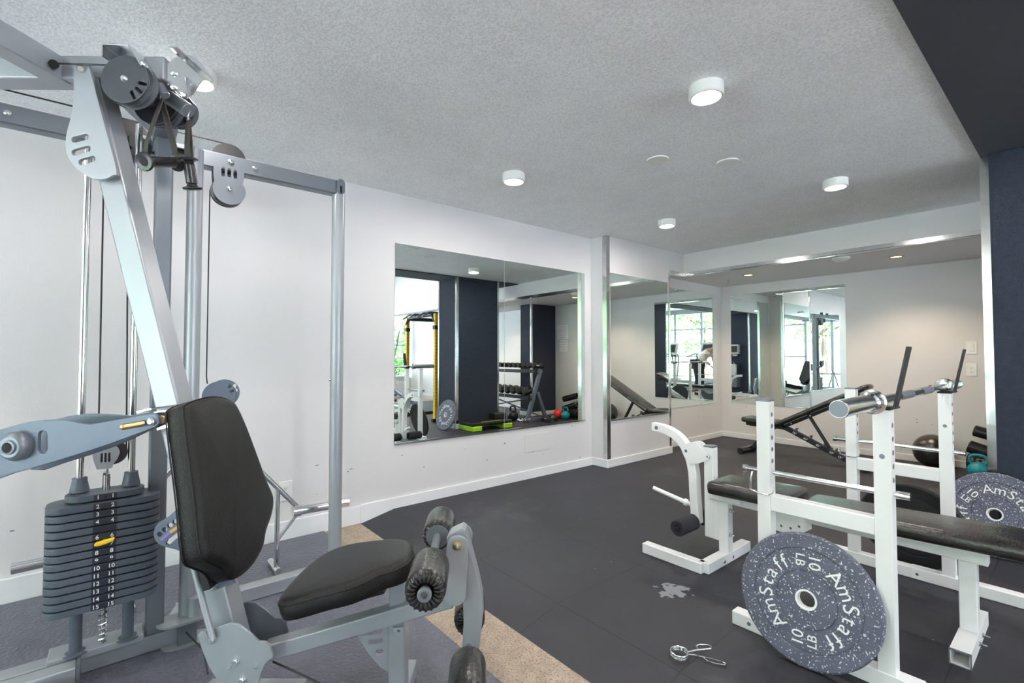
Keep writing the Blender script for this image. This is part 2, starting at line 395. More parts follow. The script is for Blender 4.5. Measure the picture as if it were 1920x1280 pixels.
# tiled rubber floor with a bevelled leading edge
mb = MB(); y0, y1 = 1.235, 1.47
mb.add([(WX, y0, 0), (3.6, y0, 0), (3.6, y1, MZ), (WX, y1, MZ), (WX, BY, MZ), (3.6, BY, MZ), (WX, BY, 0), (3.6, BY, 0)],
       [(0,1,2,3), (3,2,5,4), (4,5,7,6), (1,7,5,2), (0,3,4,6), (0,6,7,1)])
struct('floor', mb, 'tiles')
def rubber_mat(c, label, x0, ya, x1, yb):
    o = MB().bb((x0, ya, .0005), (x1, yb, .011)).build('rubber_mat', 'mat', None, .003); tag(o, label, 'mat')
rubber_mat(0, 'grey textured rubber mat under the cable machine and along the left wall', -3.03, -4.0, -.62, 1.0)
struct('wall_left', MB().bb((WX-.15, WY-.1, 0), (WX, BY+.15, H2)), 'wall')
mb = MB().bb((WX, 3.51, 0), (-2.865, 4.565, H)).bb((WX, 4.565, SZ), (-2.865, HY, H)); struct('wall_left_pier', mb, 'wall')
struct('wall_back', MB().bb((WX-.15, BY, 0), (RX+.15, BY+.15, H2)), 'wall')
# header over the recess, with the lower ceiling behind it
struct('wall_header', MB().bb((WX, HY, SZ+.004), (RX, HY+.04, H2)), 'wall_clean')
struct('ceiling', MB().bb((WX, HY+.04, SZ), (RX, BY, SZ+.1)), 'wall_clean')
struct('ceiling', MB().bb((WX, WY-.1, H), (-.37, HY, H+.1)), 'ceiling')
struct('ceiling', MB().bb((.13, WY-.1, H2), (RX, HY, H2+.1)), 'wall_clean')
struct('ceiling_beam', MB().bb((-.37, WY-.1, H-.012), (.13, HY, H2+.1)), 'beam')
# columns wrapped in carpet
for i, (a, b, c, d, top) in enumerate(((-.37, 3.70, .13, 4.46, H-.012), (-.37, -1.30, .13, -.73, H-.012), (.016, 5.47, .30, BY, SZ))):
    struct('wall_column', MB().bb((a, b, 0), (c, d, top)), 'navy')
    bb_ = MB().bb((a-.012, b-.012, 0 if i == 1 else MZ), (c+.012, d+.012 if i != 2 else BY, .09 if i == 1 else MZ+.07)); struct('baseboard_column', bb_, 'trimwhite', .004)
def corner_trim(n, x, y, sx_, sy_, z0, z1, w=.03):
    t = .003; m = MB()
    m.bb((min(x, x+sx_*w)-t*(sx_ > 0), min(y, y-sy_*t), z0), (max(x, x+sx_*w)+t*(sx_ < 0), max(y, y-sy_*t), z1))
    m.bb((min(x, x-sx_*t), min(y, y+sy_*w), z0), (max(x, x-sx_*t), max(y, y+sy_*w), z1))
    struct('trim_%d' % n, m, 'brushed')
corner_trim(1, -.37, 3.70, 1, 1, MZ+.07, H-.012, .034)
corner_trim(2, .13, 3.70, -1, 1, MZ+.07, H-.012)
corner_trim(3, -.37, 4.46, 1, -1, MZ+.07, H-.012)
corner_trim(4, -.37, -.73, 1, -1, .09, H-.012)
corner_trim(5, -2.865, 3.51, -1, 1, MZ+.07, H, .045)
corner_trim(6, -2.865, 4.565, -1, -1, MZ+.07, SZ, .03)
corner_trim(7, .016, 5.47, 1, 1, MZ+.07, SZ, .03)
struct('trim_8', MB().bb((-2.866, HY-.004, SZ-.004), (RX, HY, SZ+.033)).bb((-2.866, HY-.004, SZ-.006), (RX, HY+.042, SZ-.001)), 'brushed')
struct('trim_9', MB().bb((-2.869, 4.565, SZ-.006), (-2.862, HY, SZ+.033)).bb((-2.9, 4.565, SZ-.006), (-2.864, HY, SZ-.001)), 'brushed')
# baseboards
bh = .095; t = .014
def base(side, lo, hi): struct('baseboard_'+side, MB().bb(lo, hi), 'trimwhite', .004)
base('left', (WX, WY, 0), (WX+t, 1.235, .115)); base('left', (WX, 1.235, 0), (WX+t, 3.51-t, .122))
base('left', (WX, 3.51-t, MZ), (-2.865+t, 3.51, MZ+.075)); base('left', (-2.865, 3.51, MZ), (-2.865+t, 4.565+.012, MZ+.075)); base('left', (WX, 4.565, MZ), (-2.865+t, 4.577, MZ+.075))
base('left', (WX, 4.577, MZ), (WX+t, BY, MZ+.065)); base('back', (WX+t, BY-t, MZ), (.016, BY, MZ+.065)); base('back', (.312, BY-t, MZ), (RX, BY, MZ+.065))
# window wall behind the camera
def window_run(axis, fixed, u0, u1, z0, z1, rails, posts, idx, dark=False):
    fm = 'frame_metal'
    for k in range(len(posts)-1):
        a, b = posts[k], posts[k+1]; root = thing('window_%d' % (idx+k), '', 'window'); del root['label']; del root['category']; root['kind'] = 'structure'
        f = MB(); w_ = .045
        def P(u, z): return (u, fixed, z) if axis == 'x' else (fixed, u, z)
        dd = lambda du, dz: (du, .09, dz) if axis == 'x' else (.09, du, dz)
        f.box(P(a, (z0+z1)/2), dd(w_*1.6, z1-z0))
        if k == len(posts)-2: f.box(P(b, (z0+z1)/2), dd(w_*1.6, z1-z0))
        for zz in [z0+.02, z1-.02]+rails: f.box(P((a+b)/2, zz), dd(b-a, w_))
        root.location = P((a+b)/2, 0); f.build('window_frame', fm, root, .003)
        g = MB(); g.box(P((a+b)/2, (z0+z1)/2), (b-a, .006, z1-z0) if axis == 'x' else (.006, b-a, z1-z0)); g.build('pane', 'glass', root)
window_run('x', WY, WX, -.37, .08, H-.05, [.52], [-3.0, -2.05, -1.05, -.3], 1)
window_run('x', WY, .13, RX, .08, 2.72, [1.05, 2.08], [.05, 1.1, 2.2, 3.2, 4.3, 5.45], 4)
struct('wall_front', MB().bb((WX, WY-.08, 0), (RX, WY+.08, .08)).bb((.13, WY-.08, 2.72), (RX, WY+.08, H2)).bb((WX, WY-.06, H-.05), (.13, WY+.06, H)), 'frame_metal')
window_run('y', RX, .5, BY-.1, .5, 2.1, [1.35], [.6, 1.95, 3.3, 4.65, 5.95], 9)
struct('wall_right', MB().bb((RX, WY-.1, 0), (RX+.15, .6, H2)).bb((RX, .6, 0), (RX+.15, BY, .5)).bb((RX, .6, 2.1), (RX+.15, BY, H2)), 'wall')
# outside
struct('ground', MB().bb((-16, -30, -.25), (26, WY-.1, -.15)), 'bounce_ground'); struct('ground', MB().bb((-16, -26, -.15), (26, -14, -.11)), 'lawn')  # paving spread wide and kept pale to bounce sunlight onto the ceiling
struct('ground', MB().bb((RX+.16, WY-.1, -.25), (26, 20, -.15)), 'bounce_ground')
def tree(loc, label, h, r, mt, seed):
    rnd = random.Random(seed); t_ = thing('tree', label, 'tree', loc, 0, None); L0 = Vector(loc)
    m = MB(); m.tube([L0, L0+Vector((.05, .03, h*.35)), L0+Vector((-.05, .08, h*.75))], [.14, .1, .04], 10)
    for k in range(6):
        a = rnd.uniform(0, 2*PI); b0 = L0+Vector((0, .05, h*rnd.uniform(.3, .6)))
        m.tube([b0, b0+Vector((math.cos(a)*r*.4, math.sin(a)*r*.4, h*.15)), b0+Vector((math.cos(a)*r*.75, math.sin(a)*r*.75, h*.2))], [.05, .03, .012], 6)
    m.build('trunk', 'bark', t_)
    m = MB()
    cl = [(Vector((rnd.uniform(-1, 1)*r*.75, rnd.uniform(-1, 1)*r*.7, h*rnd.uniform(.22, 1.0))), rnd.uniform(.35, .7)*r*.6) for _ in range(22)]
    for _ in range(5200):
        c, cr_ = cl[rnd.randrange(22)]
        d = Vector((rnd.gauss(0, 1), rnd.gauss(0, 1), rnd.gauss(0, .8))); d = d.normalized()*cr_*rnd.random()**.4; p = L0+c+d
        s_ = rnd.uniform(.06, .13); ex = Vector((rnd.gauss(0, 1), rnd.gauss(0, 1), rnd.gauss(0, 1))).normalized(); ey = ex.orthogonal().normalized()
        m.add([p-ex*s_, p+ey*s_*.5, p+ex*s_, p-ey*s_*.5], [(0, 1, 2, 3)])
    m.build('foliage', mt, t_)
tree((-3.6, -8.6, -.12), 'pale green leafy tree outside the window behind the cable machine', 4.2, 2.0, 'leaf2', 1)
tree((.6, -9.5, -.12), 'tall green tree outside the big panes behind the treadmill', 5.5, 2.4, 'leaf', 2)
tree((4.9, -8.2, -.12), 'broad bright green tree filling the pane left of the treadmill console', 5.0, 2.2, 'leaf2', 3)
tree((9.2, -9.0, -.12), 'dense green tree at the far end of the window wall', 5.0, 2.3, 'leaf', 4)
tree((8.5, 6.6, -.12), 'green tree seen through the side window beside the yellow rack', 3.4, 1.6, 'leaf', 5)
tree((-2.2, -14.5, -.12), 'distant light green tree between two window posts', 5, 2.4, 'leaf', 6)

# ================================================================ WALL MIRRORS
def wall_mirror(lo, hi, label, chan=None):
    o = MB().bb(lo, hi).build('wall_mirror', 'mirror'); tag(o, label, 'mirror')
    if chan: MB().bb(*chan).build('bottom_channel', 'brushed', o)
    return o
mz0, mz1 = .488, 1.868; e = .006
wall_mirror((WX, 1.466, mz0), (WX+e, 2.431, mz1), 'large frameless mirror on the left wall, left panel reflecting a yellow rack', ((WX, 1.466, mz0-.012), (WX+.012, 2.431, mz0)))
wall_mirror((WX, 2.435, mz0), (WX+e, 3.408, mz1), 'large frameless mirror on the left wall, right panel reflecting dumbbells', ((WX, 2.435, mz0-.012), (WX+.012, 3.408, mz0)))
wall_mirror((-2.865, 3.558, mz0+.004), (-2.865+e, 4.515, mz1), 'tall mirror on the projecting wall pier between two chrome trims', ((-2.865, 3.558, mz0-.008), (-2.853, 4.515, mz0+.004)))
wall_mirror((WX, 4.62, mz0), (WX+e, 5.91, mz1-.006), 'mirror in the recess left of the corner, reflecting bright windows')
wall_mirror((-2.92, BY-e, mz0), (-2.014, BY, mz1-.012), 'back wall mirror right of the corner, left panel')
wall_mirror((-2.010, BY-e, mz0), (-1.672, BY, mz1-.012), 'back wall mirror, narrow right panel above the incline bench')

# ================================================================ SMALL WALL + CEILING ITEMS
def outlet(name, c, n_, label, sw=False):
    c = Vector(c); n_ = Vector(n_); ex = Zz.cross(n_); fr = frame(c, ex, Zz)
    rt = thing(name, label, 'light switch' if sw else 'power outlet', c)
    m = MB(); m.box((0, 0, .003), (.072, .114, .006), fr); m.build('cover_plate', 'white_plastic', rt, .002)
    m = MB()
    if sw:
        m.box((0, 0, .008), (.033, .066, .006), fr); m.build('rocker', 'white_plastic', rt, .002)
    else:
        m.box((0, 0, .0065), (.034, .067, .004), fr); f = m.build('socket_face', 'white_plastic', rt, .001)
        m = MB()
        for dz in (.018, -.018):
            m.box((-.006, dz, .009), (.002, .009, .001), fr); m.box((.006, dz, .009), (.002, .009, .001), fr); m.cyl(fr @ Vector((0, dz-.010, .0084)), fr @ Vector((0, dz-.010, .0092)), .0025, n=8)
        m.build('socket_slots', 'hole', f)
outlet('power_outlet', (WX, .779, .289), (1, 0, 0), 'white power outlet low on the left wall behind the chrome stand')
outlet('light_switch', (-.693, BY, 1.16), (0, -1, 0), 'white rocker light switch on the back wall, upper of the two plates', True)
outlet('power_outlet', (-.697, BY, .958), (0, -1, 0), 'white power outlet on the back wall, just under the light switch')
tag(MB().bb((WX, 2.66, .27), (WX+.004, 2.93, .42)).build('access_panel', 'wall_clean', None, .001), 'thin white access panel low on the wall under the large mirror', 'access panel')
def ceiling_light(x, y, z, label, power=5.5, lit=True):
    rt = thing('ceiling_light', label, 'ceiling light', (x, y, z), 0, 'round surface-mounted ceiling lights')
    m = MB(); m.lathe((x, y, z), (0, 0, -1), [(0, .060), (0, .070), (.046, .070), (.05, .066), (.05, .059), (.030, .054)], 40); m.build('housing', 'lamp_white', rt)
    m = MB(); m.lathe((x, y, z), (0, 0, -1), [(.034, .055), (.034, .0)], 40); m.build('diffuser', 'glow', rt)
    if power:
        l = bpy.data.lights.new('lamp', 'AREA'); l.shape = 'DISK'; l.size = .12; l.energy = power; l.color = (1, .93, .85)
        o = bpy.data.objects.new('lamp', l); COL.objects.link(o); o.location = (0, 0, -.056); o.parent = rt
LP = [(-1.0, 1.88, 'ceiling light nearest the centre, large round white fixture right of the ceiling discs'.replace(' right of the ceiling discs', ' above the white rack')),
      (-2.26, 1.88, 'white round ceiling light near the left wall, in front of the large mirror'),
      (-1.02, 3.54, 'white round ceiling light in front of the dropped header, nearest the dark column'),
      (-2.23, 3.52, 'white round ceiling light by the chrome-trimmed wall pier'),
      (-2.23, .22, 'white round ceiling light behind the top pulleys of the cable machine')]
for x, y, l in LP: ceiling_light(x, y, H, l, 3 if y < 1 else 5.5)
ceiling_light(-1.0, .22, H, 'white round ceiling light over the camera side of the room')
ceiling_light(-2.23, -1.44, H, 'added white round ceiling light between cable machine and window wall'); ceiling_light(-1.0, -1.44, H, 'added white round ceiling light beside the rear dark column')  # lamp grid extended behind the camera, added for more room light
ceiling_light(-2.23, -3.1, H, 'added white round ceiling light closest to the window, left wall side'); ceiling_light(-1.0, -3.1, H, 'added white round ceiling light closest to the window, beam side')
for x, y, k in ((1.6, -2.5, 'over the treadmill by the windows'), (3.6, -2.5, 'at the window side of the cardio area'), (1.6, .8, 'mid cardio area beside the beam'), (3.6, .8, 'mid cardio area toward the right wall'), (1.6, 3.6, 'above the yellow rack'), (3.6, 3.6, 'above the exercise bikes')):
    ceiling_light(x, y, H2, 'added white round ceiling light '+k, 16)  # lamps added over the right area to brighten it in the mirror
for x, y, l in ((-1.56, 2.375, 'flat white ceiling cover disc, left one of the pair'), (-1.32, 2.72, 'flat white ceiling cover disc, right one of the pair')):
    tag(MB().lathe((x, y, H+.004), (0, 0, -1), [(0, .0), (0, .062), (.010, .062), (.013, .055), (.013, 0)], 36).build('ceiling_disc', 'lamp_white'), l, 'ceiling disc', 'flat ceiling discs')
def downlight(x, y, label, energy=7):
    rt = thing('recessed_downlight', label, 'recessed light', (x, y, SZ), 0, 'recessed downlights in the low ceiling')
    MB().lathe((x, y, SZ), (0, 0, -1), [(0, .06), (.005, .06), (.006, .045), (.001, .040)], 32).build('trim_ring', 'brass', rt)
    MB().lathe((x, y, SZ), (0, 0, -1), [(.0015, .041), (.0015, 0)], 32).build('bulb', 'glow_warm', rt)
    l = bpy.data.lights.new('lamp', 'SPOT'); l.energy = energy*4; l.color = (1, .78, .52); l.spot_size = math.radians(130); l.spot_blend = .6; l.shadow_soft_size = .04
    o = bpy.data.objects.new('lamp', l); COL.objects.link(o); o.location = (0, 0, -.012); o.parent = rt
downlight(-2.38, 5.34, 'recessed warm downlight in the low ceiling near the corner mirrors'); downlight(-1.09, 5.37, 'recessed warm downlight in the low ceiling near the dark column')
downlight(.9, 5.4, 'recessed warm downlight over the dumbbell rack'); downlight(2.6, 5.4, 'recessed warm downlight at the right end of the low ceiling')
rt = thing('smoke_detector', 'round white smoke detector on the low ceiling behind the header', 'smoke detector', (-1.42, 5.04, SZ))
MB().lathe((-1.42, 5.04, SZ), (0, 0, -1), [(0, .0), (0, .07), (.012, .07), (.02, .06), (.03, .045), (.034, 0)], 32).build('housing', 'lamp_white', rt)
rt = thing('sprinkler', 'small pendent fire sprinkler on the low ceiling near the corner', 'sprinkler', (-2.70, 5.53, SZ))
MB().lathe((-2.70, 5.53, SZ), (0, 0, -1), [(0, 0), (0, .028), (.004, .028), (.005, .008), (.03, .007), (.031, .0)], 20).lathe((-2.70, 5.53, SZ-.04), (0, 0, -1), [(0, 0), (0, .018), (.002, .018), (.002, 0)], 16).cyl((-2.71, 5.53, SZ-.03), (-2.712, 5.53, SZ-.041), .002, n=6).cyl((-2.69, 5.53, SZ-.03), (-2.688, 5.53, SZ-.041), .002, n=6).build('sprinkler_head', 'brushed', rt)
#@@PART2
# ================================================================ CABLE MACHINE (seat station stands parallel to the camera's right axis)
def UP(px, py, d):     # point seen at (px,py) on the vertical plane d metres ahead of the camera
    r = Fw+Rr*((px-960)/FPX)+Up*((640-py)/FPX); return Vector((0, 0, CAMH))+r*(d/(r.dot(Fh)))
def AZ(px, py, d): p = UP(px, py, d); return (p.dot(Rr), p.z)
def SF(d): return frame(Fh*d, Rr, Zz)      # local x = along the seat, y = up, z = toward the camera
def LA(pts, d): return [AZ(x, y, d) for x, y in pts]
def circp(px, py, r, d, n=20): a, z = AZ(px, py, d); return circ(a, z, r, n)
def slotp(x0, y0, x1, y1, r, d): a, b = AZ(x0, y0, d), AZ(x1, y1, d); return slot(a[0], a[1], b[0], b[1], r)
SM = Vector((-.77*1.47-.637*.85, .637*1.47-.771*.85, 0))
G = thing('cable_machine', 'silver multi-station cable machine with weight stack, black seat and backrest on the left', 'cable machine', (SM.x, SM.y, .011))
FZ = .011
D0, D1 = 1.44, 1.51
def smooth2(pts, k=3): return [(p.x, p.y) for p in smooth_loop([Vector((a, b, 0)) for a, b in pts], k)]
# slanted main upright
top = UP(176, 150, (D0+D1)/2); bot = UP(432, 1178, (D0+D1)/2); drn = (bot-top)
m = MB(); m.bar(top, bot+drn*.03, .070, .073, Fh.cross(drn)); m.build('main_upright', 'silver', G, .006)
# boom on top
m = MB(); m.bar(UP(-260, 135, 1.475), UP(322, 139, 1.475), .07, .072); m.build('top_boom', 'silver', G, .005)
cb = [UP(118, 134, 1.475), UP(90, 116, 1.43), UP(60, 97, 1.385), UP(20, 72, 1.33), UP(-30, 45, 1.27), UP(-90, 15, 1.2)]
for p in cb: p.z = 1.972
m = MB(); cbs = smooth_loop(cb, 3, False)
vs = []
for i, p in enumerate(cbs):
    dd = (cbs[min(i+1, len(cbs)-1)]-cbs[max(i-1, 0)]).normalized(); sd = dd.cross(Zz).normalized()
    vs += [p+sd*.033+Zz*.036, p-sd*.033+Zz*.036, p-sd*.033-Zz*.036, p+sd*.033-Zz*.036]
fs = [(0, 1, 2, 3), tuple(len(vs)-4+i for i in (3, 2, 1, 0))]
for i in range(len(cbs)-1):
    for k in range(4): fs.append((i*4+k, i*4+(k+1) % 4, i*4+4+(k+1) % 4, i*4+4+k))
m.add(vs, fs); cbo = m.build('curved_boom', 'silver', G, .004)
MB().cyl(UP(101, 120, 1.435), UP(101, 120, 1.40), .012, n=20).build('cable_port', 'hole', cbo)
MB().tube([UP(106, 119, 1.405), UP(200, 122, 1.40)], .0028, 8).build('top_cable', 'black', G)
# teardrop gusset plate with three slots
d = 1.415
tp = [(141, 133), (150, 123), (164, 122), (171, 130), (196, 225), (221, 318), (214, 330), (196, 337), (172, 334), (147, 318), (131, 297), (126, 275), (128, 250), (137, 215), (141, 175)]
m = MB(); m.plate(smooth2(LA(tp, d), 3), [slotp(143, 263, 164, 258, .009, d), slotp(143, 287, 168, 280, .009, d), slotp(156, 305, 176, 299, .009, d)], .012, SF(d), .002)
tg = m.build('teardrop_plate', 'silver', G)
MB().cyl(UP(151, 129, d-.005), UP(151, 129, d-.016), .010, .008, 16).build('bolt', 'bolt', tg)
# rod behind the slots
# pulleys at the head
def pulley(c, ax, r, par, wmat='charcoal_metal'):
    m = MB(); m.lathe(Vector(c)-Vector(ax)*.012, ax, [(0, .008), (0, r), (.004, r), (.010, r*.86), (.014, r*.86), (.020, r), (.024, r), (.024, .008)], 36)
    return m.build('pulley_wheel', wmat, par)
d = 1.385; cx, cz = AZ(235, 149, d)
def cover(px, py, d, r, th=.006, slots=True, mt='graphite', ang=-.6):
    cx, cz = AZ(px, py, d); hs = []
    if slots:
        for k in range(3):
            a = ang-.42*k+.35; r0, r1 = r*.62, r*.88
            hs.append(slot(cx+r0*math.cos(a), cz+r0*math.sin(a), cx+r1*math.cos(a), cz+r1*math.sin(a), r*.065))
    o = MB().plate(circ(cx, cz, r, 40), hs, th, SF(d), .0015).build('pulley_cover', mt, G)
    c = Fh*d+Rr*cx+Zz*cz; MB().lathe(c-Fh*(th/2), -Fh, [(0, .011), (.004, .010), (.008, .006), (.008, 0)], 20).build('bolt', 'bolt', o); return c
c = cover(235, 149, 1.385, .0715); pulley(c+Fh*.03, Fh, .069, G); cover(243, 160, 1.455, .070, slots=False)
c = cover(292, 192, 1.56, .074, slots=False); pulley(c+Fh*.03, Fh, .07, G); cover(298, 198, 1.63, .074, ang=-.8)
c = cover(332, 206, 1.70, .062, ang=-.5); pulley(c+Fh*.02, Fh, .058, G)
m = MB(); m.bar(UP(250, 170, 1.46), UP(345, 205, 1.72), .05, .06); m.build('pulley_arm', 'graphite', G, .006)
# folded bracket over the front pulley
m = MB(); m.bar(UP(216, 100, 1.42), UP(262, 102, 1.42), .09, .004); m.bar(UP(215, 101, 1.42), UP(215, 122, 1.42), .09, .004, Rr); m.bar(UP(263, 102, 1.42), UP(286, 140, 1.42), .09, .004, Rr)
br = m.build('pulley_bracket', 'chrome', G, .001)
for q in ((268, 118), (272, 122)): MB().lathe(UP(*q, 1.385), Rr, [(0, .009), (.006, .008), (.008, 0)], 14).build('bolt', 'bolt', br)
# second folded chrome bracket near the ceiling lamp
d = 1.44
m = MB(); m.plate(LA([(315, 120), (330, 108), (338, 108), (352, 178), (315, 160)], d), [], .004, SF(d)); m.bar(UP(336, 106, d+.045), UP(352, 106, d+.045), .095, .004)
o2 = [(336, 108), (352, 103), (368, 110), (385, 127), (399, 148), (396, 155), (384, 150), (374, 158), (362, 176), (340, 182)]
m.plate(smooth2(LA(o2, d+.09), 2), [], .004, SF(d+.09))
cbk = m.build('end_bracket', 'chrome', G)
for q in ((326, 137), (326, 163)): MB().lathe(UP(*q, d-.002), -Fh+Rr*.3, [(0, .010), (.005, .009), (.008, 0)], 14).build('bolt', 'bolt', cbk)
m = MB(); m.cyl(UP(300, 172, 1.52), UP(354, 208, 1.50), .022, n=24); m.cyl(UP(298, 160, 1.45), UP(310, 180, 1.45), .014, n=16); m.build('handle_hanger', 'silver_dark', G, .002)
# press arm
def pl(pts, d, th, mt, name, holes=(), sm=2, bev=.002): return MB().plate(smooth2(LA(pts, d), sm), list(holes), th, SF(d), bev).build(name, mt, G)
fa = pl([(-60, 823), (-20, 811), (20, 800), (60, 790), (105, 786), (130, 788), (165, 795), (190, 792), (240, 783), (282, 775), (294, 776), (300, 787), (294, 799), (240, 820), (180, 841), (100, 866), (30, 886), (-60, 908)], 1.35, .010, 'slate', 'press_arm_plate', [slotp(83, 815, 83, 841, .013, 1.35)])
pl([(60, 800), (110, 785), (145, 777), (180, 775), (220, 777), (250, 778), (290, 771), (300, 780), (298, 796), (250, 822), (200, 842), (120, 868), (60, 880)], 1.47, .010, 'slate', 'press_arm_plate')
MB().lathe(UP(36, 835, 1.345), -Fh, [(0, .040), (.012, .041), (.022, .036), (.028, .028), (.028, .020), (.032, .019), (.033, .014), (.024, .0125), (.018, .0)], 36).build('hub_cap', 'silver_dark', fa)
MB().lathe(UP(36, 835, 1.345)-Fh*.0335, -Fh, [(0, .0115), (.0005, .0115), (.0005, 0)], 24).build('hub_hole', 'hole', fa)
MB().cyl(UP(270, 793, 1.345), UP(232, 800, 1.31), .0085, n=16).sphere(UP(232, 800, 1.31), .0088).build('pivot_pin', 'brass', fa)
MB().lathe(UP(285, 790, 1.345), -Fh, [(0, .012), (.006, .011), (.010, .006), (.010, 0)], 20).build('bolt', 'bolt', fa)
m = MB(); m.bar(UP(286, 768, 1.41), UP(312, 762, 1.41), .12, .005); m.plate(LA([(290, 772), (313, 768), (318, 800), (296, 806)], 1.37), [], .006, SF(1.37)); m.plate(LA([(290, 772), (313, 768), (318, 800), (296, 806)], 1.445), [], .006, SF(1.445))
m.build('pivot_bracket', 'chrome', G); MB().cyl(UP(299, 787, 1.36), UP(312, 785, 1.46), .012).build('pivot_bolt', 'brass', G)
# base gussets of the seat
gp = [(372, 1189), (378, 1182), (387, 1182), (396, 1199), (404, 1192), (403, 1177), (431, 1167), (448, 1169), (468, 1184), (486, 1201), (497, 1201), (507, 1208), (513, 1230), (498, 1243), (489, 1262), (485, 1284), (430, 1287), (414, 1281), (394, 1250), (380, 1217)]
g1 = MB().plate(LA(gp, 1.40), [], .008, SF(1.40), .0015).build('base_gusset', 'silver', G)
g2 = MB().plate(LA([(x*.94+59, 666+(y-666)*.915+2) for x, y in gp], 1.53), [], .008, SF(1.53), .0015).build('base_gusset', 'silver_dark', G)
for q, rr in (((443, 1239), .011), ((455, 1274), .011), ((398, 1199), .011), ((432, 1250), .005), ((481, 1249), .005)):
    MB().lathe(UP(*q, 1.396), -Fh, [(0, rr), (.006, rr*.9), (.010, rr*.6), (.010, 0)], 18).build('bolt', 'bolt', g1)
c1 = UP(440, 1262, 1.40); c2 = UP(455, 1274, 1.40)
pulley(UP(452, 1255, 1.465), Fh, .05, G)
m = MB(); m.bar((c1.x, c1.y, .045)-Fh*.0 if False else Vector((c1.x, c1.y, .041)), Vector((c1.x, c1.y, .041))+Fh*.14, .30, .06); m.build('seat_base', 'silver', G, .004)
# tie from the seat base back to the rear frame
q = Vector((c1.x, c1.y, .041))+Fh*.07; m = MB(); m.bar(q, (-2.13, q.y+(-2.13-q.x)*Rr.y/Rr.x, .041), .06, .06); m.build('floor_tie', 'silver', G, .004)
MB().cyl(UP(357, 1040, 1.42), UP(399, 1198, 1.385), .0085, n=14).build('link_rod', 'silver', G)
# seat rail, front post, quarter gusset
r0 = UP(500, 1219, 1.465); r1 = UP(848, 1118, 1.465)
m = MB(); m.bar(r0, r1, .05, .047, (r1-r0).cross(Fh)*-1); m.build('seat_rail', 'silver', G, .004)
pf = UP(748, 1160, 1.49); pu = UP(748, 1079, 1.47)
m = MB(); m.bar((pf.x, pf.y, FZ), (pf.x, pf.y, pu.z), .05, .055, Fh); fp = m.build('front_post', 'silver', G, .004)
MB().plate(LA([(737, 1176), (757, 1174), (758, 1186), (738, 1189)], 1.457), [circp(748, 1181, .004, 1.457, 12)], .008, SF(1.457), .001).build('pin_plate', 'silver', fp)
mm = Vector((pf.x, pf.y, FZ+.025)); MB().bar(mm-Fh*.16, mm+Fh*.16, .05, .05).build('front_foot', 'silver', G, .004)
MB().plate(LA([(664, 1180), (733, 1162), (732, 1261), (712, 1248), (690, 1222)], 1.475), [slotp(684, 1184, 713, 1182, .008, 1.475), slotp(694, 1202, 714, 1200, .008, 1.475), slotp(709, 1221, 715, 1220, .008, 1.475)], .008, SF(1.475), .001).build('quarter_gusset', 'silver', G)
# seat cushion
A0, Z0, SL = AZ(600, 1108, 1.33)[0], .436, .275
def onseat(px, py):
    r = Fw+Rr*((px-960)/FPX)+Up*((640-py)/FPX); o = Vector((0, 0, CAMH)); # z = Z0+SL*(a-A0)
    t_ = (Z0-SL*A0-o.z)/(r.z-SL*r.dot(Rr)); return o+r*t_
so = [(519, 1121), (528, 1128), (560, 1121), (600, 1109), (640, 1099), (668, 1089), (688, 1081), (708, 1070), (735, 1062), (758, 1051), (771, 1036), (773, 1022), (766, 1010), (745, 1006), (700, 1010), (660, 1016), (625, 1027), (595, 1043), (565, 1066), (536, 1096)]
fx = (Rr+Zz*SL).normalized(); org = onseat(640, 1070); fr = frame(org, fx, Fh)
sl = [(fr.inverted() @ onseat(*p)).xy for p in so]; sl = smooth2([(p.x, p.y) for p in sl], 3)
m = MB(); m.pad(sl, fr, .062); seat = m.build('seat_cushion', 'vinyl', G, smooth=60)
m = MB(); m.tube([fr @ Vector((p[0]*.995, p[1]*.995, -.014)) for p in sl], .0022, 6, True); m.build('piping', 'vinyl', seat)
m = MB(); m.box((0, 0, -.07), (.26, .12, .012), fr); m.build('seat_board', 'black', G)
# backrest
def bkp(px, z, near=True): pass
A1 = -.905; RK = .25
def onback(px, py):
    r = Fw+Rr*((px-960)/FPX)+Up*((640-py)/FPX); o = Vector((0, 0, CAMH)); # a = A1 + RK*(.95-z)
    t_ = (A1+RK*(.95-o.z))/(r.dot(Rr)+RK*r.z); return o+r*t_
bo = [(352, 772), (356, 757), (380, 746), (412, 741), (440, 749), (452, 764), (468, 800), (486, 848), (503, 895), (517, 930), (515, 962), (504, 995), (499, 1022), (484, 1052), (460, 1076), (438, 1084), (424, 1066), (404, 1056), (388, 1046), (380, 1010), (372, 930), (360, 840)]
bz = (Vector((0, 0, 0))+Zz-Rr*RK).normalized(); org = onback(420, 900); fb = frame(org, Fh, bz)
bl = [(fb.inverted() @ onback(*p)).xy for p in bo]; bl = smooth2([(p.x, p.y) for p in bl], 3)
nrm = (fb.to_3x3() @ Vector((0, 0, 1)))
if nrm.dot(Rr) < 0: fb = frame(org, -Fh, bz); bl = [(-x, y) for x, y in bl]
m = MB(); m.pad(bl, fb, .068); bk = m.build('backrest_cushion', 'vinyl', G, smooth=60)
m = MB(); m.tube([fb @ Vector((p[0]*.997, p[1]*.997, -.014)) for p in bl], .0022, 6, True); m.tube([fb @ Vector((p[0]*.99, p[1]*.99, -.064)) for p in bl], .0022, 6, True); m.build('piping', 'vinyl', bk)
m = MB(); m.box((0, -.05, -.078), (.12, .46, .02), fb); m.build('backrest_board', 'black', G)
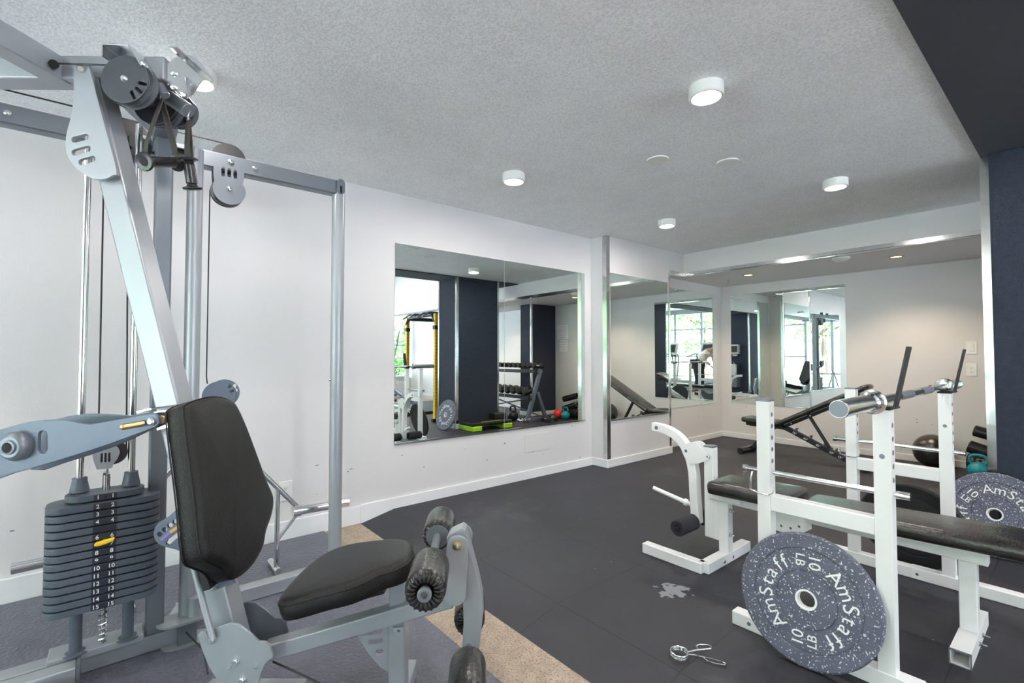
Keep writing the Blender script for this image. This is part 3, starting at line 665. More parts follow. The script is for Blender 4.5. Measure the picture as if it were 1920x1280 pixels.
# adjuster plate with holes and label behind the backrest
d = 1.41
ap = [(289, 1000), (292, 988), (300, 978), (318, 967), (335, 950), (350, 930), (372, 930), (384, 1060), (366, 1058), (346, 1038), (330, 1029), (306, 1023), (294, 1014)]
hs = [circp(*q, .0075, d, 12) for q in ((301, 1001), (310, 992), (320, 984), (330, 977), (342, 971))]
am = MB().plate(smooth2(LA(ap, d), 2), hs+[LA([(312, 1018), (316, 1010), (330, 1000), (345, 992), (358, 986), (360, 994), (345, 1000), (330, 1010), (318, 1021)], d)], .006, SF(d), .001).build('adjuster_plate', 'slate', G)
MB().plate(LA([(319, 994), (336, 983), (352, 976), (354, 982), (339, 988), (322, 999)], d), [], .001, SF(d-.004)).build('amber_label', 'orange_label', am)
MB().plate(LA([(302, 1010), (319, 994), (322, 999), (306, 1014)], d), [], .001, SF(d-.004)).build('violet_label', 'purple_label', am)
d = 1.40
o = MB().plate(LA([(378, 1048), (404, 1060), (428, 1068), (442, 1092), (398, 1107), (388, 1080)], d), [], .006, SF(d), .001).build('backrest_hinge', 'slate', G)
MB().lathe(UP(401, 1097, d-.003), -Fh, [(0, .013), (.008, .012), (.016, .006), (.016, 0)], 20).build('bolt', 'bolt', o)
# leg developer: pivot plates, curved arm, four rollers
d = 1.40
lp = []
ca, cz_ = AZ(858, 1024, d); cb_, cy_ = AZ(853, 1114, d)
lp = slot(ca, cz_, cb_, cy_, .0315, 12)
MB().plate(lp, [], .008, SF(d), .001).build('pivot_plate', 'silver', G)
d2 = 1.50; a, b = AZ(866, 1002, d2), AZ(855, 1090, d2); MB().plate(slot(a[0], a[1], b[0], b[1], .033, 12), [], .008, SF(d2), .001).build('pivot_plate', 'silver', G)
m = MB(); m.bar(UP(838, 1118, 1.45), UP(858, 1030, 1.45), .04, .05, Rr); m.build('pivot_block', 'silver', G, .003)
o = MB().lathe(UP(857, 1023, 1.395), -Fh, [(0, .014), (.004, .013), (.005, .009)], 24).build('bushing', 'brass', G)
MB().lathe(UP(857, 1023, 1.392), -Fh, [(0, .009), (.006, .007), (.007, 0)], 18).build('bolt', 'bolt', o)
d = 1.45
arm = [(840, 1002), (846, 994), (868, 984), (874, 988), (880, 1012), (896, 1070), (905, 1112), (906, 1150), (898, 1222), (866, 1222), (871, 1160), (870, 1118), (858, 1060), (842, 1018)]
o = MB().plate(LA(arm, d), [], .06, SF(d), .003).build('leg_developer_arm', 'silver', G)
t0 = UP(857, 996, d); MB().bar(UP(844, 999, d), UP(868, 987, d), .056, .006).build('arm_end_cap', 'charcoal_metal', o)
ax = (Fh*math.cos(.07)-Rr*math.sin(.07)).normalized()
def roller(c, L, r, label):
    # c = near end
    m = MB(); m.lathe(c, ax, [(0, r*.42), (-.004, r*.55), (-.006, r*.78), (.004, r*.95), (.018, r), (L-.018, r), (L-.004, r*.95), (L+.004, r*.78), (L, r*.5), (L-.006, r*.3)], 40)
    o = m.build('leg_roller', 'vinyl_worn', G, smooth=60)
    m = MB()
    ex = ax.orthogonal().normalized(); ey = ax.cross(ex)
    for k in range(20):
        a = 2*PI*k/20; v = ex*math.cos(a)+ey*math.sin(a)
        m.tube([c+v*r*.45-ax*.002, c+v*r*.62-ax*.0075, c+v*r*.84-ax*.0035, c+v*r*.97+ax*.012], [.0028, .0042, .0045, .002], 7)
    m.build('gathered_cover', 'blackgloss', o, smooth=80)
    return o
c = UP(797, 1109, 1.20); roller(c, .155, .052, ''); far = c+ax*.37; roller(far, .155, .050, '')
s = MB().cyl(c-ax*.012, far+ax*.1, .0125, n=20); s.lathe(c-ax*.010, -ax, [(0, .018), (.008, .018), (.010, .014), (.010, .009), (.004, .008)], 24); s.lathe(far-ax*.012, ax, [(0, .012), (0, .036), (.012, .037)], 28)
s.build('roller_shaft', 'silver_dark', G)
lc = UP(875, 1317, 1.20); roller(lc, .155, .05, ''); far2 = lc+ax*.36; roller(far2, .155, .05, '')
s = MB().cyl(lc-ax*.012, far2+ax*.1, .0125, n=20); s.build('roller_shaft', 'silver_dark', G)
# ---------------- rear frame (runs along the wall)
XB = -2.235
m = MB(); m.bb((XB-.03, -.95, FZ), (XB+.035, .195, FZ+.062)); m.build('rear_base_beam', 'silver', G, .004)
m = MB(); m.bb((-2.16, -1.3, FZ), (-2.10, -.085, FZ+.076)); m.build('press_base_beam', 'silver', G, .004)
MB().bb((-2.20, -.085, FZ), (-2.098, -.076, FZ+.080)).build('end_plate', 'silver_dark', G)
m = MB(); m.plate(slot(-2.20, .19, -2.20, .26, .05, 10), [circ(-2.175, .275, .008, 10), circ(-2.215, .28, .008, 10)], .006, Matrix.Translation((0, 0, FZ+.003))); m.build('foot_plate', 'silver', G)
m = MB(); m.plate(slot(-2.20, .18, -2.20, .25, .055, 10), [], .008, Matrix.Translation((0, 0, FZ+.09))); m.build('swivel_plate', 'silver', G)
m = MB(); m.cyl((-2.19, .245, FZ+.094), (-2.19, .245, FZ+.16), .022, .020, 20); m.build('swivel_socket', 'silver', G)
MB().bb((-2.235, .19, FZ), (-2.165, .25, FZ+.086)).build('swivel_block', 'silver_dark', G, .003)
MB().tube([(-2.16, .262, FZ+.15), (-2.15, .272, FZ+.2), (-2.15, .275, FZ+.215)], .004, 8).build('pin', 'bolt', G)
m = MB(); m.bb((-2.43, .20, FZ), (-2.37, 1.0 if False else .87, FZ+.06)); m.build('side_base_beam', 'silver', G, .004)
m = MB(); m.bar((-2.4, .23, FZ+.03), (-2.235, .17, FZ+.03), .06, .06); m.build('base_joint', 'silver', G, .003)
sq = MB().bb((-2.265, .095, FZ+.06), (-2.195, .150, 1.94)); sq.build('square_post', 'silver_dark', G, .006)
m = MB(); m.cyl((-2.225, .222, FZ+.09), (-2.225, .222, 1.90), .027, n=28); m.build('round_post', 'silver', G)
m = MB(); m.cyl((-2.4, .845, FZ+.05), (-2.4, .845, 1.93), .031, n=32); rp = m.build('outer_round_post', 'silver', G)
MB().sphere((-2.4, .812, .97), .007).build('stop_stud', 'bolt', rp)
m = MB(); m.bb((-2.435, -1.0, 1.895), (-2.375, .86, 1.965)); cbm = m.build('crossbar', 'silver_dark', G, .005)
m = MB(); m.bb((-2.40, .088, 1.905), (-2.10, .155, 1.965)); m.build('post_connector', 'silver_dark', G, .004)
m = MB(); m.bar((-2.23, .12, 1.945), UP(200, 139, 1.475), .06, .06); m.build('boom_connector', 'silver', G, .004)
m = MB(); m.plate(slot(.845, 1.95, .845, 1.915, .020, 8), [], .004, frame((-2.366, 0, 0), (0, 1, 0), (0, 0, 1))); m.build('end_lug', 'silver_dark', cbm)
for y, z in ((.365, 1.935), (.46, 1.93), (.845, 1.952), (-.31, 1.93), (.075, 1.93)):
    MB().lathe((-2.374, y, z), (1, 0, 0), [(0, .011), (.004, .010), (.007, .005), (.007, 0)], 18).build('bolt', 'bolt', cbm)
MB().bb((-2.37, .84, 1.90), (-2.362, .850, 1.935)).build('lug_slot', 'hole', cbm)
# pulley hanging from the crossbar
FX = lambda x: frame((x, 0, 0), (0, 1, 0), (0, 0, 1))
out = [(.30, 1.905), (.415, 1.905), (.415, 1.868)]+[(.36+.0625*math.cos(a), 1.805+.0625*math.sin(a)) for a in [math.radians(k) for k in range(35, -216, -12)]]+[(.30, 1.868)]
hp = MB().plate(out, [slot(.335, 1.866, .335, 1.893, .007), slot(.358, 1.866, .358, 1.893, .007), slot(.381, 1.866, .381, 1.893, .007)], .005, FX(-2.36)).build('hanging_pulley_plate', 'silver_dark', G)
MB().plate(out, [], .005, FX(-2.415)).build('hanging_pulley_plate', 'silver_dark', G)
pulley((-2.39, .352, 1.80), (1, 0, 0), .060, G); MB().lathe((-2.357, .36, 1.808), (1, 0, 0), [(0, .011), (.004, .010), (.007, .005), (.007, 0)], 18).build('bolt', 'bolt', hp)
pulley((-2.405, .362, 1.955), (1, 0, 0), .066, G, 'rubber')
pulley((-2.34, .02, 1.885), (1, 0, 0), .066, G, 'rubber'); pulley((-2.40, .02, 1.955), (1, 0, 0), .062, G, 'rubber'); pulley((-2.32, .17, 1.905), (.2, 0, 1), .066, G, 'rubber')
MB().tube([(-2.4, .362, 2.02), (-2.4, .17, 2.02), (-2.4, -.9, 2.02)], .003, 8).build('crossbar_cable', 'black', G)
MB().tube([(-2.39, .292, 1.80), (-2.39, .292, 1.0), (-2.385, .295, .97)], .0025, 8).build('swivel_cable', 'black', G)
# swivel pulley low on its arm
o = MB().plate(circ(.335, .918, .062, 30), [slot(.372, .955, .378, .962, .006), slot(.378, .935, .385, .938, .006)], .006, FX(-2.36)).build('swivel_pulley_plate', 'slate', G)
pulley((-2.385, .345, .915), (1, 0, 0), .060, G); MB().plate(circ(.362, .925, .06, 30), [slot(.40, .95, .402, .957, .007), slot(.405, .93, .407, .936, .007), slot(.404, .91, .406, .915, .007)], .006, FX(-2.415)).build('swivel_pulley_plate', 'slate', G)
m = MB(); m.bar((-2.385, .34, .86), (-2.225, .225, .80), .03, .04); m.build('swivel_arm', 'slate', G, .004)
# guide rods, stack
SX = -2.19
for y in (-.0915, .045):
    MB().cyl((SX, y, FZ+.1), (SX, y, 1.93), .011, n=20).build('guide_rod', 'chrome', G)
    MB().cyl((SX, y, FZ+.085), (SX, y, .25), .0175, .0165, 20).lathe((SX, y, FZ+.083), (0, 0, 1), [(0, 0), (0, .036), (.004, .036), (.006, .018)], 24).lathe((SX, y, .246), (0, 0, -1), [(0, .036), (.014, .034), (.016, .0)], 24).build('rubber_buffer', 'charcoal_metal' if False else 'plate_iron', G)
    MB().lathe((SX, y, .628), (0, 0, 1), [(0, .022), (.002, .027), (.04, .020), (.048, .020), (.049, .011)], 24).build('rod_collar', 'plate_iron', G)
MB().bb((SX-.075, -.16, FZ+.062), (SX+.02, .09, FZ+.088)).build('stack_saddle', 'silver', G, .003)
MB().cyl((SX, -.0225, FZ+.088), (SX, -.0225, .25), .007, n=14).tube([Vector((SX+.0105*math.cos(t*1.3), -.0225+.0105*math.sin(t*1.3), FZ+.09+t*.0034)) for t in range(0, 42)], .003, 6).build('selector_rod', 'brushed', G)
MB().cyl((SX, -.0225, .62), (SX, -.0225, .675), .0115, n=18).cyl((SX, -.0225, .675), (SX, -.0225, .705), .006, n=12).lathe((SX, -.0225, .675), (0, 0, 1), [(0, .0115), (0, .009), (.008, .010), (.009, .005)], 6).build('stack_stem', 'chrome', G)
pl_ = [(-.048, .70), (-.008, .70), (-.003, .717), (.006, .73)]+[(-.024+.036*math.cos(a), .75+.036*math.sin(a)) for a in [math.radians(k) for k in range(0, 190, 12)]]+[(-.056, .728)]
MB().plate(pl_, [slot(-.036, .725, -.036, .752, .003), slot(-.026, .725, -.026, .752, .003), slot(-.016, .725, -.016, .752, .003)], .004, FX(SX+.022)).plate(pl_, [], .004, FX(SX-.014)).build('stack_pulley_bracket', 'silver', G)
pulley((SX-.0, -.006, .75), (1, 0, 0), .040, G, 'blackgloss')
MB().tube([(SX, -.046, .75), (SX, -.05, 1.9)], .0026, 8).tube([(SX, .03, .75), (SX, .015, 1.88)], .0026, 8).build('stack_cable', 'black', G)
def sol(L, Wd, r, n=8):   # plan outline of one stack plate
    o = []
    for cx_, cy_, a0 in ((Wd-r, L-r, 0), (-Wd+r, L-r, PI/2), (-Wd+r, -L+r, PI), (Wd-r, -L+r, 1.5*PI)):
        for i in range(n+1): a = a0+PI/2*i/n; o.append((cx_+r*math.cos(a), cy_+r*math.sin(a)))
    return o
pitch = .0253; zt = .6135
for i in range(15):
    z = zt-i*pitch if i else zt+.001; hh = .0105
    L, Wd = (.150, .070) if i else (.105, .052)
    xo = SX+.012; yo = -.0225
    m = MB(); m.plate(sol(L, Wd, .05), [], 2*hh, Matrix.Translation((xo, yo, z)), .0025)
    p = m.build('weight_plate', 'plate_iron', G)
    m = MB(); xf = xo+Wd; m.box((xf+.0004, yo, z), (.001, .060, 2*hh-.002))
    m.mat(1)
    if i != 4:
        for dy in (-.019, .019):
            if i == 6 and dy < 0: continue
            m.text(str(i+1), .0185, frame((xf+.0012, yo+dy, z), (0, 1, 0), (0, 0, 1)), .0006, .0002)
    if i == 0: pass
    m.build('number_label', ['sticker', 'white_ink'], p)
    if i == 0: MB().cyl((xf+.0008, yo, z), (xf+.0016, yo, z), .0048, n=16).build('pin_hole', 'hole', p)
z = zt-5.6*pitch
m = MB(); m.lathe((SX+.080, -.0225, z), (1, 0, 0), [(0, .006), (.012, .007), (.013, 0)], 16); pm = frame((SX+.096, -.0225, z), (0, 1, 0), (0, 0, 1))
m.plate(smooth2([(-.026, -.004), (-.02, .004), (0, .007), (.02, .010), (.027, .008), (.02, -.001), (0, -.007), (-.02, -.009)], 2), [], .012, pm, .003); m.build('selector_pin', 'yellow', G)
m = MB(); m.tube([UP(512, 1240, 1.45), UP(560, 1262, 1.42), UP(640, 1300, 1.36)], .003, 8); m.build('low_cable', 'black', G)
m = MB(); m.tube([UP(390, 1262, 1.45), Vector((-2.0, .25, .06)), Vector((-2.24, .2, .06))], .003, 8); m.build('floor_cable', 'black', G)
# stirrup handles hanging from the head
def stirrup(top, a, b, label, bend):
    rt = thing('stirrup_handle', label, 'cable handle', tuple(top), 0, 'black stirrup handles hanging from the pulleys')
    axx = (b-a).normalized(); mid = (a+b)/2
    MB().tube([top+Vector((0, 0, 0))+Fh*.0+Vector((.009*math.cos(t), .003*math.sin(t*2), .016*math.sin(t))) for t in [k*PI/6 for k in range(12)]], .0022, 7, True).build('carabiner', 'chrome', rt)
    m = MB(); sd = Fh*.8+Rr*.4
    for q, off in ((a, bend), (b, -bend*.3)):
        q = q+(q-mid).normalized()*.002
        p1 = top-Zz*.02; p2 = p1.lerp(q, .35)+off*.5; p3 = p1.lerp(q, .75)+off
        m.ribbon([p1, p2, p3, q], .026, .003, sd)
    m.build('strap', 'strap', rt)
    m = MB(); L = (b-a).length
    m.lathe(a, axx, [(-.004, .010), (-.006, .024), (-.003, .0268), (.001, .026), (.004, .016), (.010, .0125)]+[(.010+(L-.02)*k/18, .0152+.0006*(k % 2)) for k in range(1, 18)]+[(L-.010, .0125), (L-.004, .016), (L-.001, .026), (L+.003, .0268), (L+.006, .024), (L+.004, .010), (L-.01, .008)], 28)
    g = m.build('grip', 'blackgloss', rt)
    MB().lathe(a-axx*.0045, -axx, [(0, .0125), (.0005, .0125), (.0005, 0)], 20).build('grip_end', 'hole', g)
stirrup(UP(303, 176, 1.45), UP(272, 303, 1.36), UP(331, 305, 1.475), 'black stirrup handle hanging with its grip level, left of the two', Rr*-.01)
stirrup(UP(353, 216, 1.50), UP(353, 300, 1.44), UP(361, 352, 1.46), 'black stirrup handle hanging with its grip upright, right of the two', Rr*-.004)

# ================================================================ CHROME STAND BEHIND THE MACHINE
T = thing('chrome_bar_stand', 'chrome A-frame stand with level pegs behind the weight stack', 'plate stand', (-2.6, .3, FZ))
ym = .346
for sgn, nm in ((1, ''), (-1, '')):
    Y = lambda v: ym+sgn*(v-ym)
    m = MB(); m.cyl((-2.6, Y(.725), .298), (-2.6, Y(.985), .292), .0245, n=28); pg = m.build('peg', 'chrome', T)
    MB().cyl((-2.6, Y(.70), .299), (-2.6, Y(.738), .298), .030, n=24).build('peg_collar', 'chrome', pg)
    MB().cyl((-2.6, Y(.628), FZ+.02), (-2.6, Y(.628), .435), .0125, n=18).build('stand_leg', 'chrome', T)
    MB().cyl((-2.72, Y(.628), FZ+.0165), (-2.56, Y(.628), FZ+.0165), .0165, n=20).build('foot', 'chrome', T)
    MB().cyl((-2.6, Y(.728), .31), (-2.6, Y(.348), .765), .0125, n=18).build('slanted_tube', 'chrome', T)
    MB().cyl((-2.6, Y(.725), .285), (-2.6, Y(.63), .172), .0095, n=16).build('brace', 'chrome', T)

#@@PART3
# ================================================================ WHITE BARBELL RACK
xa, xb, ya, yb = -.785, -.425, 1.885, 2.905; zt_ = .922; tw = .046
K = thing('barbell_rack', 'white steel barbell rack with four uprights and chrome safety bars', 'squat rack', (-.6, 2.4, MZ))
def holes(mb, x, y, side, zs):
    for z in zs: mb.cyl((x+side*(tw/2-.0005), y, z), (x+side*(tw/2+.0012), y, z), .0085, n=14)
for x in (xa, xb):
    for y in (ya, yb):
        m = MB(); m.bb((x-tw/2, y-tw/2, MZ+.05), (x+tw/2, y+tw/2, zt_)); m.mat(1); holes(m, x, y, 1, [.655+.043*i for i in range(-1 if x == xb else 0, 6)] if x == xa else [.655+.043*i for i in range(0, 6)])
        if x == xb: m.cyl((x, y-tw/2-.001, .772), (x, y-tw/2+.002, .772), .0075, n=14)
        u = m.build('upright', ['white_steel', 'silver_dark'], K, .003)
        MB().bb((x-tw/2-.001, y-tw/2-.001, zt_-.004), (x+tw/2+.001, y+tw/2+.001, zt_+.003)).build('end_cap', 'silver_dark' if x == xa else 'black', u, .001)
for y in (ya, yb):
    m = MB(); m.bb((-.91, y-.025, MZ), (.25, y+.025, MZ+.05)); fb_ = m.build('floor_beam', 'white_steel', K, .003)
    m = MB()
    for x in (-.845, -.535, -.375): m.lathe((x, y-.025, MZ+.025), (0, -1, 0), [(0, .007), (.003, .006), (.003, 0)], 12)
    m.build('beam_bolts', 'silver_dark', fb_)
    MB().bb((-.56, y-.0265, MZ+.001), (-.34, y+.0265, MZ+.0515)).build('beam_sleeve', 'white_steel', fb_, .002)
    z1 = .575 if y == ya else .572
    MB().bb((xa+tw/2, y-tw/2+.001, z1-.056), (xb-tw/2, y+tw/2-.001, z1)).build('crossbar', 'white_steel', K, .003)
    sb = MB().cyl((xa-.075, y, .655), (xb+.062, y, .655), .0095, n=18).cyl((xa-.083, y, .655), (xa-.070, y, .655), .0135, n=18).cyl((xb+.030, y, .655), (xb+.064, y, .655), .0125, n=18).build('safety_bar', 'chrome', K)
    MB().tube([(xa-.05, y, .65), (xa-.052, y-.01, .62), (xa-.045, y-.030, .585), (xa-.02, y-.031, .578), (xa+.02, y-.031, .578), (xa+.034, y-.028, .585), (xa+.036, y-.02, .61)], .0032, 8).build('safety_clip', 'chrome', sb)
    # black cradle hook on the taller-loaded upright
    m = MB(); hy = y-.005
    m.bb((xb-.045, hy-.024, zt_+.002), (xb+.04, hy+.024, zt_+.008)); m.bar((xb+.033, hy, zt_+.004), (xb+.070, hy, zt_+.195), .042, .007, (1, 0, 0)); m.bar((xb-.038, hy, zt_+.004), (xb-.050, hy, zt_+.03), .042, .007, (1, 0, 0))
    m.build('cradle_hook', 'black', K, .0015)
MB().bb((.20, ya+.025, MZ), (.25, yb-.025, MZ+.05)).build('rear_cross_beam', 'white_steel', K, .003)
# ---------------- barbell resting on the hooks
bz_ = zt_+.008+.0145; bx = xb-.012
B = thing('barbell', 'long chrome barbell resting unloaded on the white rack', 'barbell', (bx, 2.4, bz_))
MB().cyl((bx, 1.80, bz_), (bx, 3.0, bz_), .0142, n=24).build('shaft', 'brushed', B)
for ya_ in (2.14, 2.48): MB().cyl((bx, ya_, bz_), (bx, ya_+.18, bz_), .0150, n=24).build('knurled_grip', 'silver_dark', B)
for s_, yy in ((-1, 1.832), (1, 2.968)):
    m = MB(); m.lathe((bx, yy, bz_), (0, s_, 0), [(0, .014), (0, .022), (.004, .036), (.008, .038), (.014, .038), (.016, .032), (.05, .030), (.056, .025), (.318, .025), (.325, .023), (.325, 0)], 40)
    m.build('sleeve', 'brushed', B); MB().lathe((bx, yy+s_*.3252, bz_), (0, s_, 0), [(0, .0225), (.001, .0225), (.001, 0)], 32).build('end_cap', 'silver_dark', B)

# ================================================================ WHITE WEIGHT BENCH WITH LEG CURL
N = thing('weight_bench', 'white flat weight bench with black worn pads and leg curl arm', 'weight bench', (-.75, 2.4, MZ)); yc = 2.4
MB().bb((-1.27, yc-.025, .345), (-.245, yc+.025, .392)).build('frame_rail', 'white_steel', N, .003)
MB().bb((-1.262, yc-.055, .36), (-1.10, yc-.027, .392)).build('seat_support', 'white_steel', N, .002)
MB().bb((-1.225, yc-.025, MZ+.05), (-1.175, yc+.025, .345)).build('front_leg', 'white_steel', N, .003)
MB().bb((-1.300, yc-.025, .15), (-1.250, yc+.025, .615)).build('arm_mount_post', 'white_steel', N, .003)
MB().bb((-1.252, yc-.0255, .15), (-1.224, yc+.0255, .345)).build('spacer_plate', 'white_steel', N, .002)
m = MB(); m.bb((-1.301, yc-.026, .612), (-1.249, yc+.026, .620)); m.build('end_cap', 'silver_dark', N, .001)
m = MB()
for z in (.19, .31): m.cyl((-1.176, yc-.012, z), (-1.150, yc-.012, z), .004, n=10).lathe((-1.174, yc-.012, z), (1, 0, 0), [(0, .011), (.003, .011), (.004, .008), (.012, .008), (.012, 0)], 6)
m.build('leg_bolts', 'bolt', N)
MB().bb((-1.225, 2.18, MZ), (-1.175, 2.62, MZ+.05)).build('front_foot', 'white_steel', N, .003)
MB().bb((-1.53, 2.155, MZ), (-1.20, 2.205, MZ+.05)).build('foot_extension', 'white_steel', N, .003)
m = MB(); m.mat(0)
for y in (2.33, 2.42): m.lathe((-1.175, y, MZ+.022), (1, 0, 0), [(0, .008), (.004, .007), (.004, 0)], 12)
m.build('foot_bolts', 'bolt', N)
# curved curl arm, in the plane y = yc, square section swept along a bend
def sweep(pts, wy, hz, name, mt, par, y):
    ps = [Vector((p[0], y, p[1])) for p in pts]; ps = smooth_loop(ps, 4, False); vs = []; fs = []
    for i, p in enumerate(ps):
        d_ = (ps[min(i+1, len(ps)-1)]-ps[max(i-1, 0)]).normalized(); nn = Vector((0, 1, 0)).cross(d_).normalized()
        for a, b in ((-1, -1), (1, -1), (1, 1), (-1, 1)): vs.append(p+Vector((0, a*wy/2, 0))+nn*b*hz/2)
    n_ = len(ps)
    for i in range(n_-1):
        for k in range(4): fs.append((i*4+k, i*4+(k+1) % 4, i*4+4+(k+1) % 4, i*4+4+k))
    fs += [(3, 2, 1, 0), tuple(n_*4-4+i for i in range(4))]
    return MB().add(vs, fs).build(name, mt, par, .002)
ca_ = sweep([(-1.615, .682), (-1.53, .672), (-1.45, .635), (-1.395, .565), (-1.368, .47), (-1.362, .36), (-1.352, .20)], .045, .045, 'curl_arm', 'white_steel', N, yc-.005)
m = MB()
for x, z in ((-1.583, .678), (-1.40, .575), (-1.275, .565)): m.cyl((x, yc-.029, z), (x, yc-.0265, z), .0105, n=18)
m.build('arm_holes', 'silver_dark', N)
FY = lambda y: frame((0, y, 0), (1, 0, 0), (0, 0, 1))
for y in (yc-.029, yc+.029): MB().plate(smooth2([(-1.425, .575), (-1.40, .612), (-1.37, .625), (-1.335, .628), (-1.31, .605), (-1.285, .58), (-1.27, .555), (-1.30, .535), (-1.345, .515), (-1.385, .515)], 2), [circ(-1.40, .575, .009, 12), circ(-1.275+.0, .566, .009, 12)] if y < yc else [], .004, FY(y), .001).build('pivot_plate', 'white_steel', N)
MB().cyl((-1.38, yc, .285), (-1.585, yc-.06, .345), .0115, n=18).lathe((-1.405, yc-.007, .292), (-.2, -.06, .06), [(0, .018), (.02, .018), (.021, .011)], 18).build('weight_peg', 'white_steel', N)
MB().cyl((-1.35, yc-.22, .215), (-1.35, yc+.22, .215), .0095, n=14).build('foam_axle', 'black', N)
for y in (2.20, 2.445): MB().lathe((-1.352, y, .215), (0, 1, 0), [(.003, .011), (0, .016), (0, .036), (.006, .041), (.149, .041), (.155, .036), (.155, .012)], 32).build('foam_roller', 'foam', N, smooth=50)
# pads
def roundrect(x0, x1, y0, y1, r, n=5):
    o = []
    for cx_, cy_, a0 in ((x1-r, y1-r, 0), (x0+r, y1-r, PI/2), (x0+r, y0+r, PI), (x1-r, y0+r, 1.5*PI)):
        for i in range(n+1): a = a0+PI/2*i/n; o.append((cx_+r*math.cos(a), cy_+r*math.sin(a)))
    return o
ang = .035
MB().pad(roundrect(0, .385, -.13, .13, .03), frame((-1.240, yc, .462), (1, 0, .02), (0, 1, 0)), .062).build('seat_pad', 'vinyl_worn', N, smooth=60)
MB().pad(roundrect(0, .80, -.13, .13, .035), frame((-.835, yc, .448), (1, 0, .035), (0, 1, 0)), .055).build('back_pad', 'vinyl_worn', N, smooth=60)
MB().plate(smooth2([(-.985, .345), (-.985, .292), (-.93, .278), (-.87, .282), (-.825, .305), (-.80, .345)], 2), [circ(-.965, .318, .006, 12), circ(-.925, .305, .006, 12), circ(-.885, .305, .006, 12), circ(-.85, .322, .006, 12)], .004, FY(yc-.027), .001).build('adjusting_bracket', 'white_steel', N)
MB().bb((-.325, yc-.025, MZ+.05), (-.275, yc+.025, .345)).build('rear_leg', 'white_steel', N, .003)
# open-ended square foot under the rear leg
m = MB(); t_ = .004; x0, x1, y0_, y1_ = -.327, -.273, 2.19, 2.61
m.bb((x0, y0_, MZ), (x1, y1_, MZ+t_)); m.bb((x0, y0_, MZ+.05-t_), (x1, y1_, MZ+.05)); m.bb((x0, y0_, MZ+t_), (x0+t_, y1_, MZ+.05-t_)); m.bb((x1-t_, y0_, MZ+t_), (x1, y1_, MZ+.05-t_)); m.bb((x0+t_, 2.36, MZ+t_), (x1-t_, 2.364, MZ+.05-t_))
rf = m.build('rear_foot', 'white_steel', N)
MB().bb((x0-.0015, y0_-.002, MZ), (x0+.002, y0_+.004, MZ+.051)).bb((x1-.002, y0_-.002, MZ), (x1+.0015, y0_+.004, MZ+.051)).bb((x0, y0_-.002, MZ+.047), (x1, y0_+.004, MZ+.0515)).bb((x0, y0_-.002, MZ), (x1, y0_+.004, MZ+.003)).build('open_rim', 'silver_dark', rf)
m = MB()
for y in (2.36, 2.44): m.cyl((x1, y, MZ+.025), (x1+.022, y, MZ+.025), .0035, n=10).lathe((x1, y, MZ+.025), (1, 0, 0), [(0, .009), (.003, .009), (.004, .0065), (.010, .0065), (.010, 0)], 6)
m.build('foot_bolts', 'bolt', rf)

# ================================================================ BUMPER PLATES
def bumper(name, label, c, n_, up, R_, text=True, group=None, roll=0):
    # local frame: origin at the centre, z = front normal
    n_ = Vector(n_).normalized(); up = Vector(up); up = (up-n_*up.dot(n_)).normalized(); ex = up.cross(n_)
    fr = Matrix((ex, up, n_)).transposed().to_4x4(); fr.translation = Vector(c); c = Vector(c)
    rt = thing(name, label, 'weight plate', c, 0, group)
    th = .024; mt = 'bumper' if text else 'rubber'
    m = MB(); pr_ = [(-th/2, .032), (-th/2, R_*.66), (-th/2+.003, R_*.70), (-th/2, R_*.74), (-th/2, R_-.006), (-th/2+.006, R_), (th/2-.006, R_), (th/2, R_-.006), (th/2, R_*.775), (th/2-.0035, R_*.765), (th/2-.0035, R_*.755), (th/2-.0015, R_*.745), (th/2-.0015, R_*.435), (th/2-.004, R_*.430), (th/2-.004, R_*.422), (th/2-.001, R_*.415), (th/2-.001, .034), (th/2-.001, .030)]
    m.lathe(c, n_, pr_, 96); b_ = m.build('plate_disc', mt, rt, smooth=25)
    m = MB(); m.lathe(c, n_, [(-th/2-.001, .0255), (-th/2-.001, .033), (th/2+.001, .033), (th/2+.0012, .0275), (th/2-.003, .0255), (-th/2-.001, .0255)], 40); m.build('steel_hub', 'white_steel' if text else 'brushed', rt)
    if text:
        rm = R_*.585; sz = R_*.30
        for start in (0, 1):
            m = MB()
            for k, ch in enumerate('AmStaff'):
                a = math.radians(50-[0, 22, 43, 60, 76, 93, 105][k] - 0 + 180*start + roll)
                p = Vector((rm*math.cos(a), rm*math.sin(a), th/2-.0005)); e_y = Vector((math.cos(a), math.sin(a), 0)); e_x = Vector((math.sin(a), -math.cos(a), 0))
                mm_ = Matrix((e_x, e_y, Vector((0, 0, 1)))).transposed().to_4x4(); mm_.translation = p
                m.text(ch, sz, fr @ mm_, .0016, -.0002)
            a = math.radians(92+180*start+roll)
            for j, (tx, q) in enumerate((('10', .11), ('LB', -.09))):
                # letters stand sideways: their tops point clockwise along the rim, reading toward the hub
                up_ = Vector((math.sin(a), -math.cos(a), 0)); ex_ = -Vector((math.cos(a), math.sin(a), 0))
                p = Vector((rm*math.cos(a), rm*math.sin(a), th/2-.0005))+up_*R_*(q)
                mm_ = Matrix((ex_, up_, Vector((0, 0, 1)))).transposed().to_4x4(); mm_.translation = p
                m.text(tx, sz*(.78 if j == 0 else .62), fr @ mm_, .0016, 0)
            m.build('raised_lettering', 'white_ink', rt)
    return rt
R1 = .214; th1 = .16
up1 = Vector((0, math.sin(th1), math.cos(th1))); n1 = Vector((math.sin(.05), -math.cos(th1), math.sin(th1)))
c1_ = Vector((-.6309, 1.848-.028, MZ+.2125))
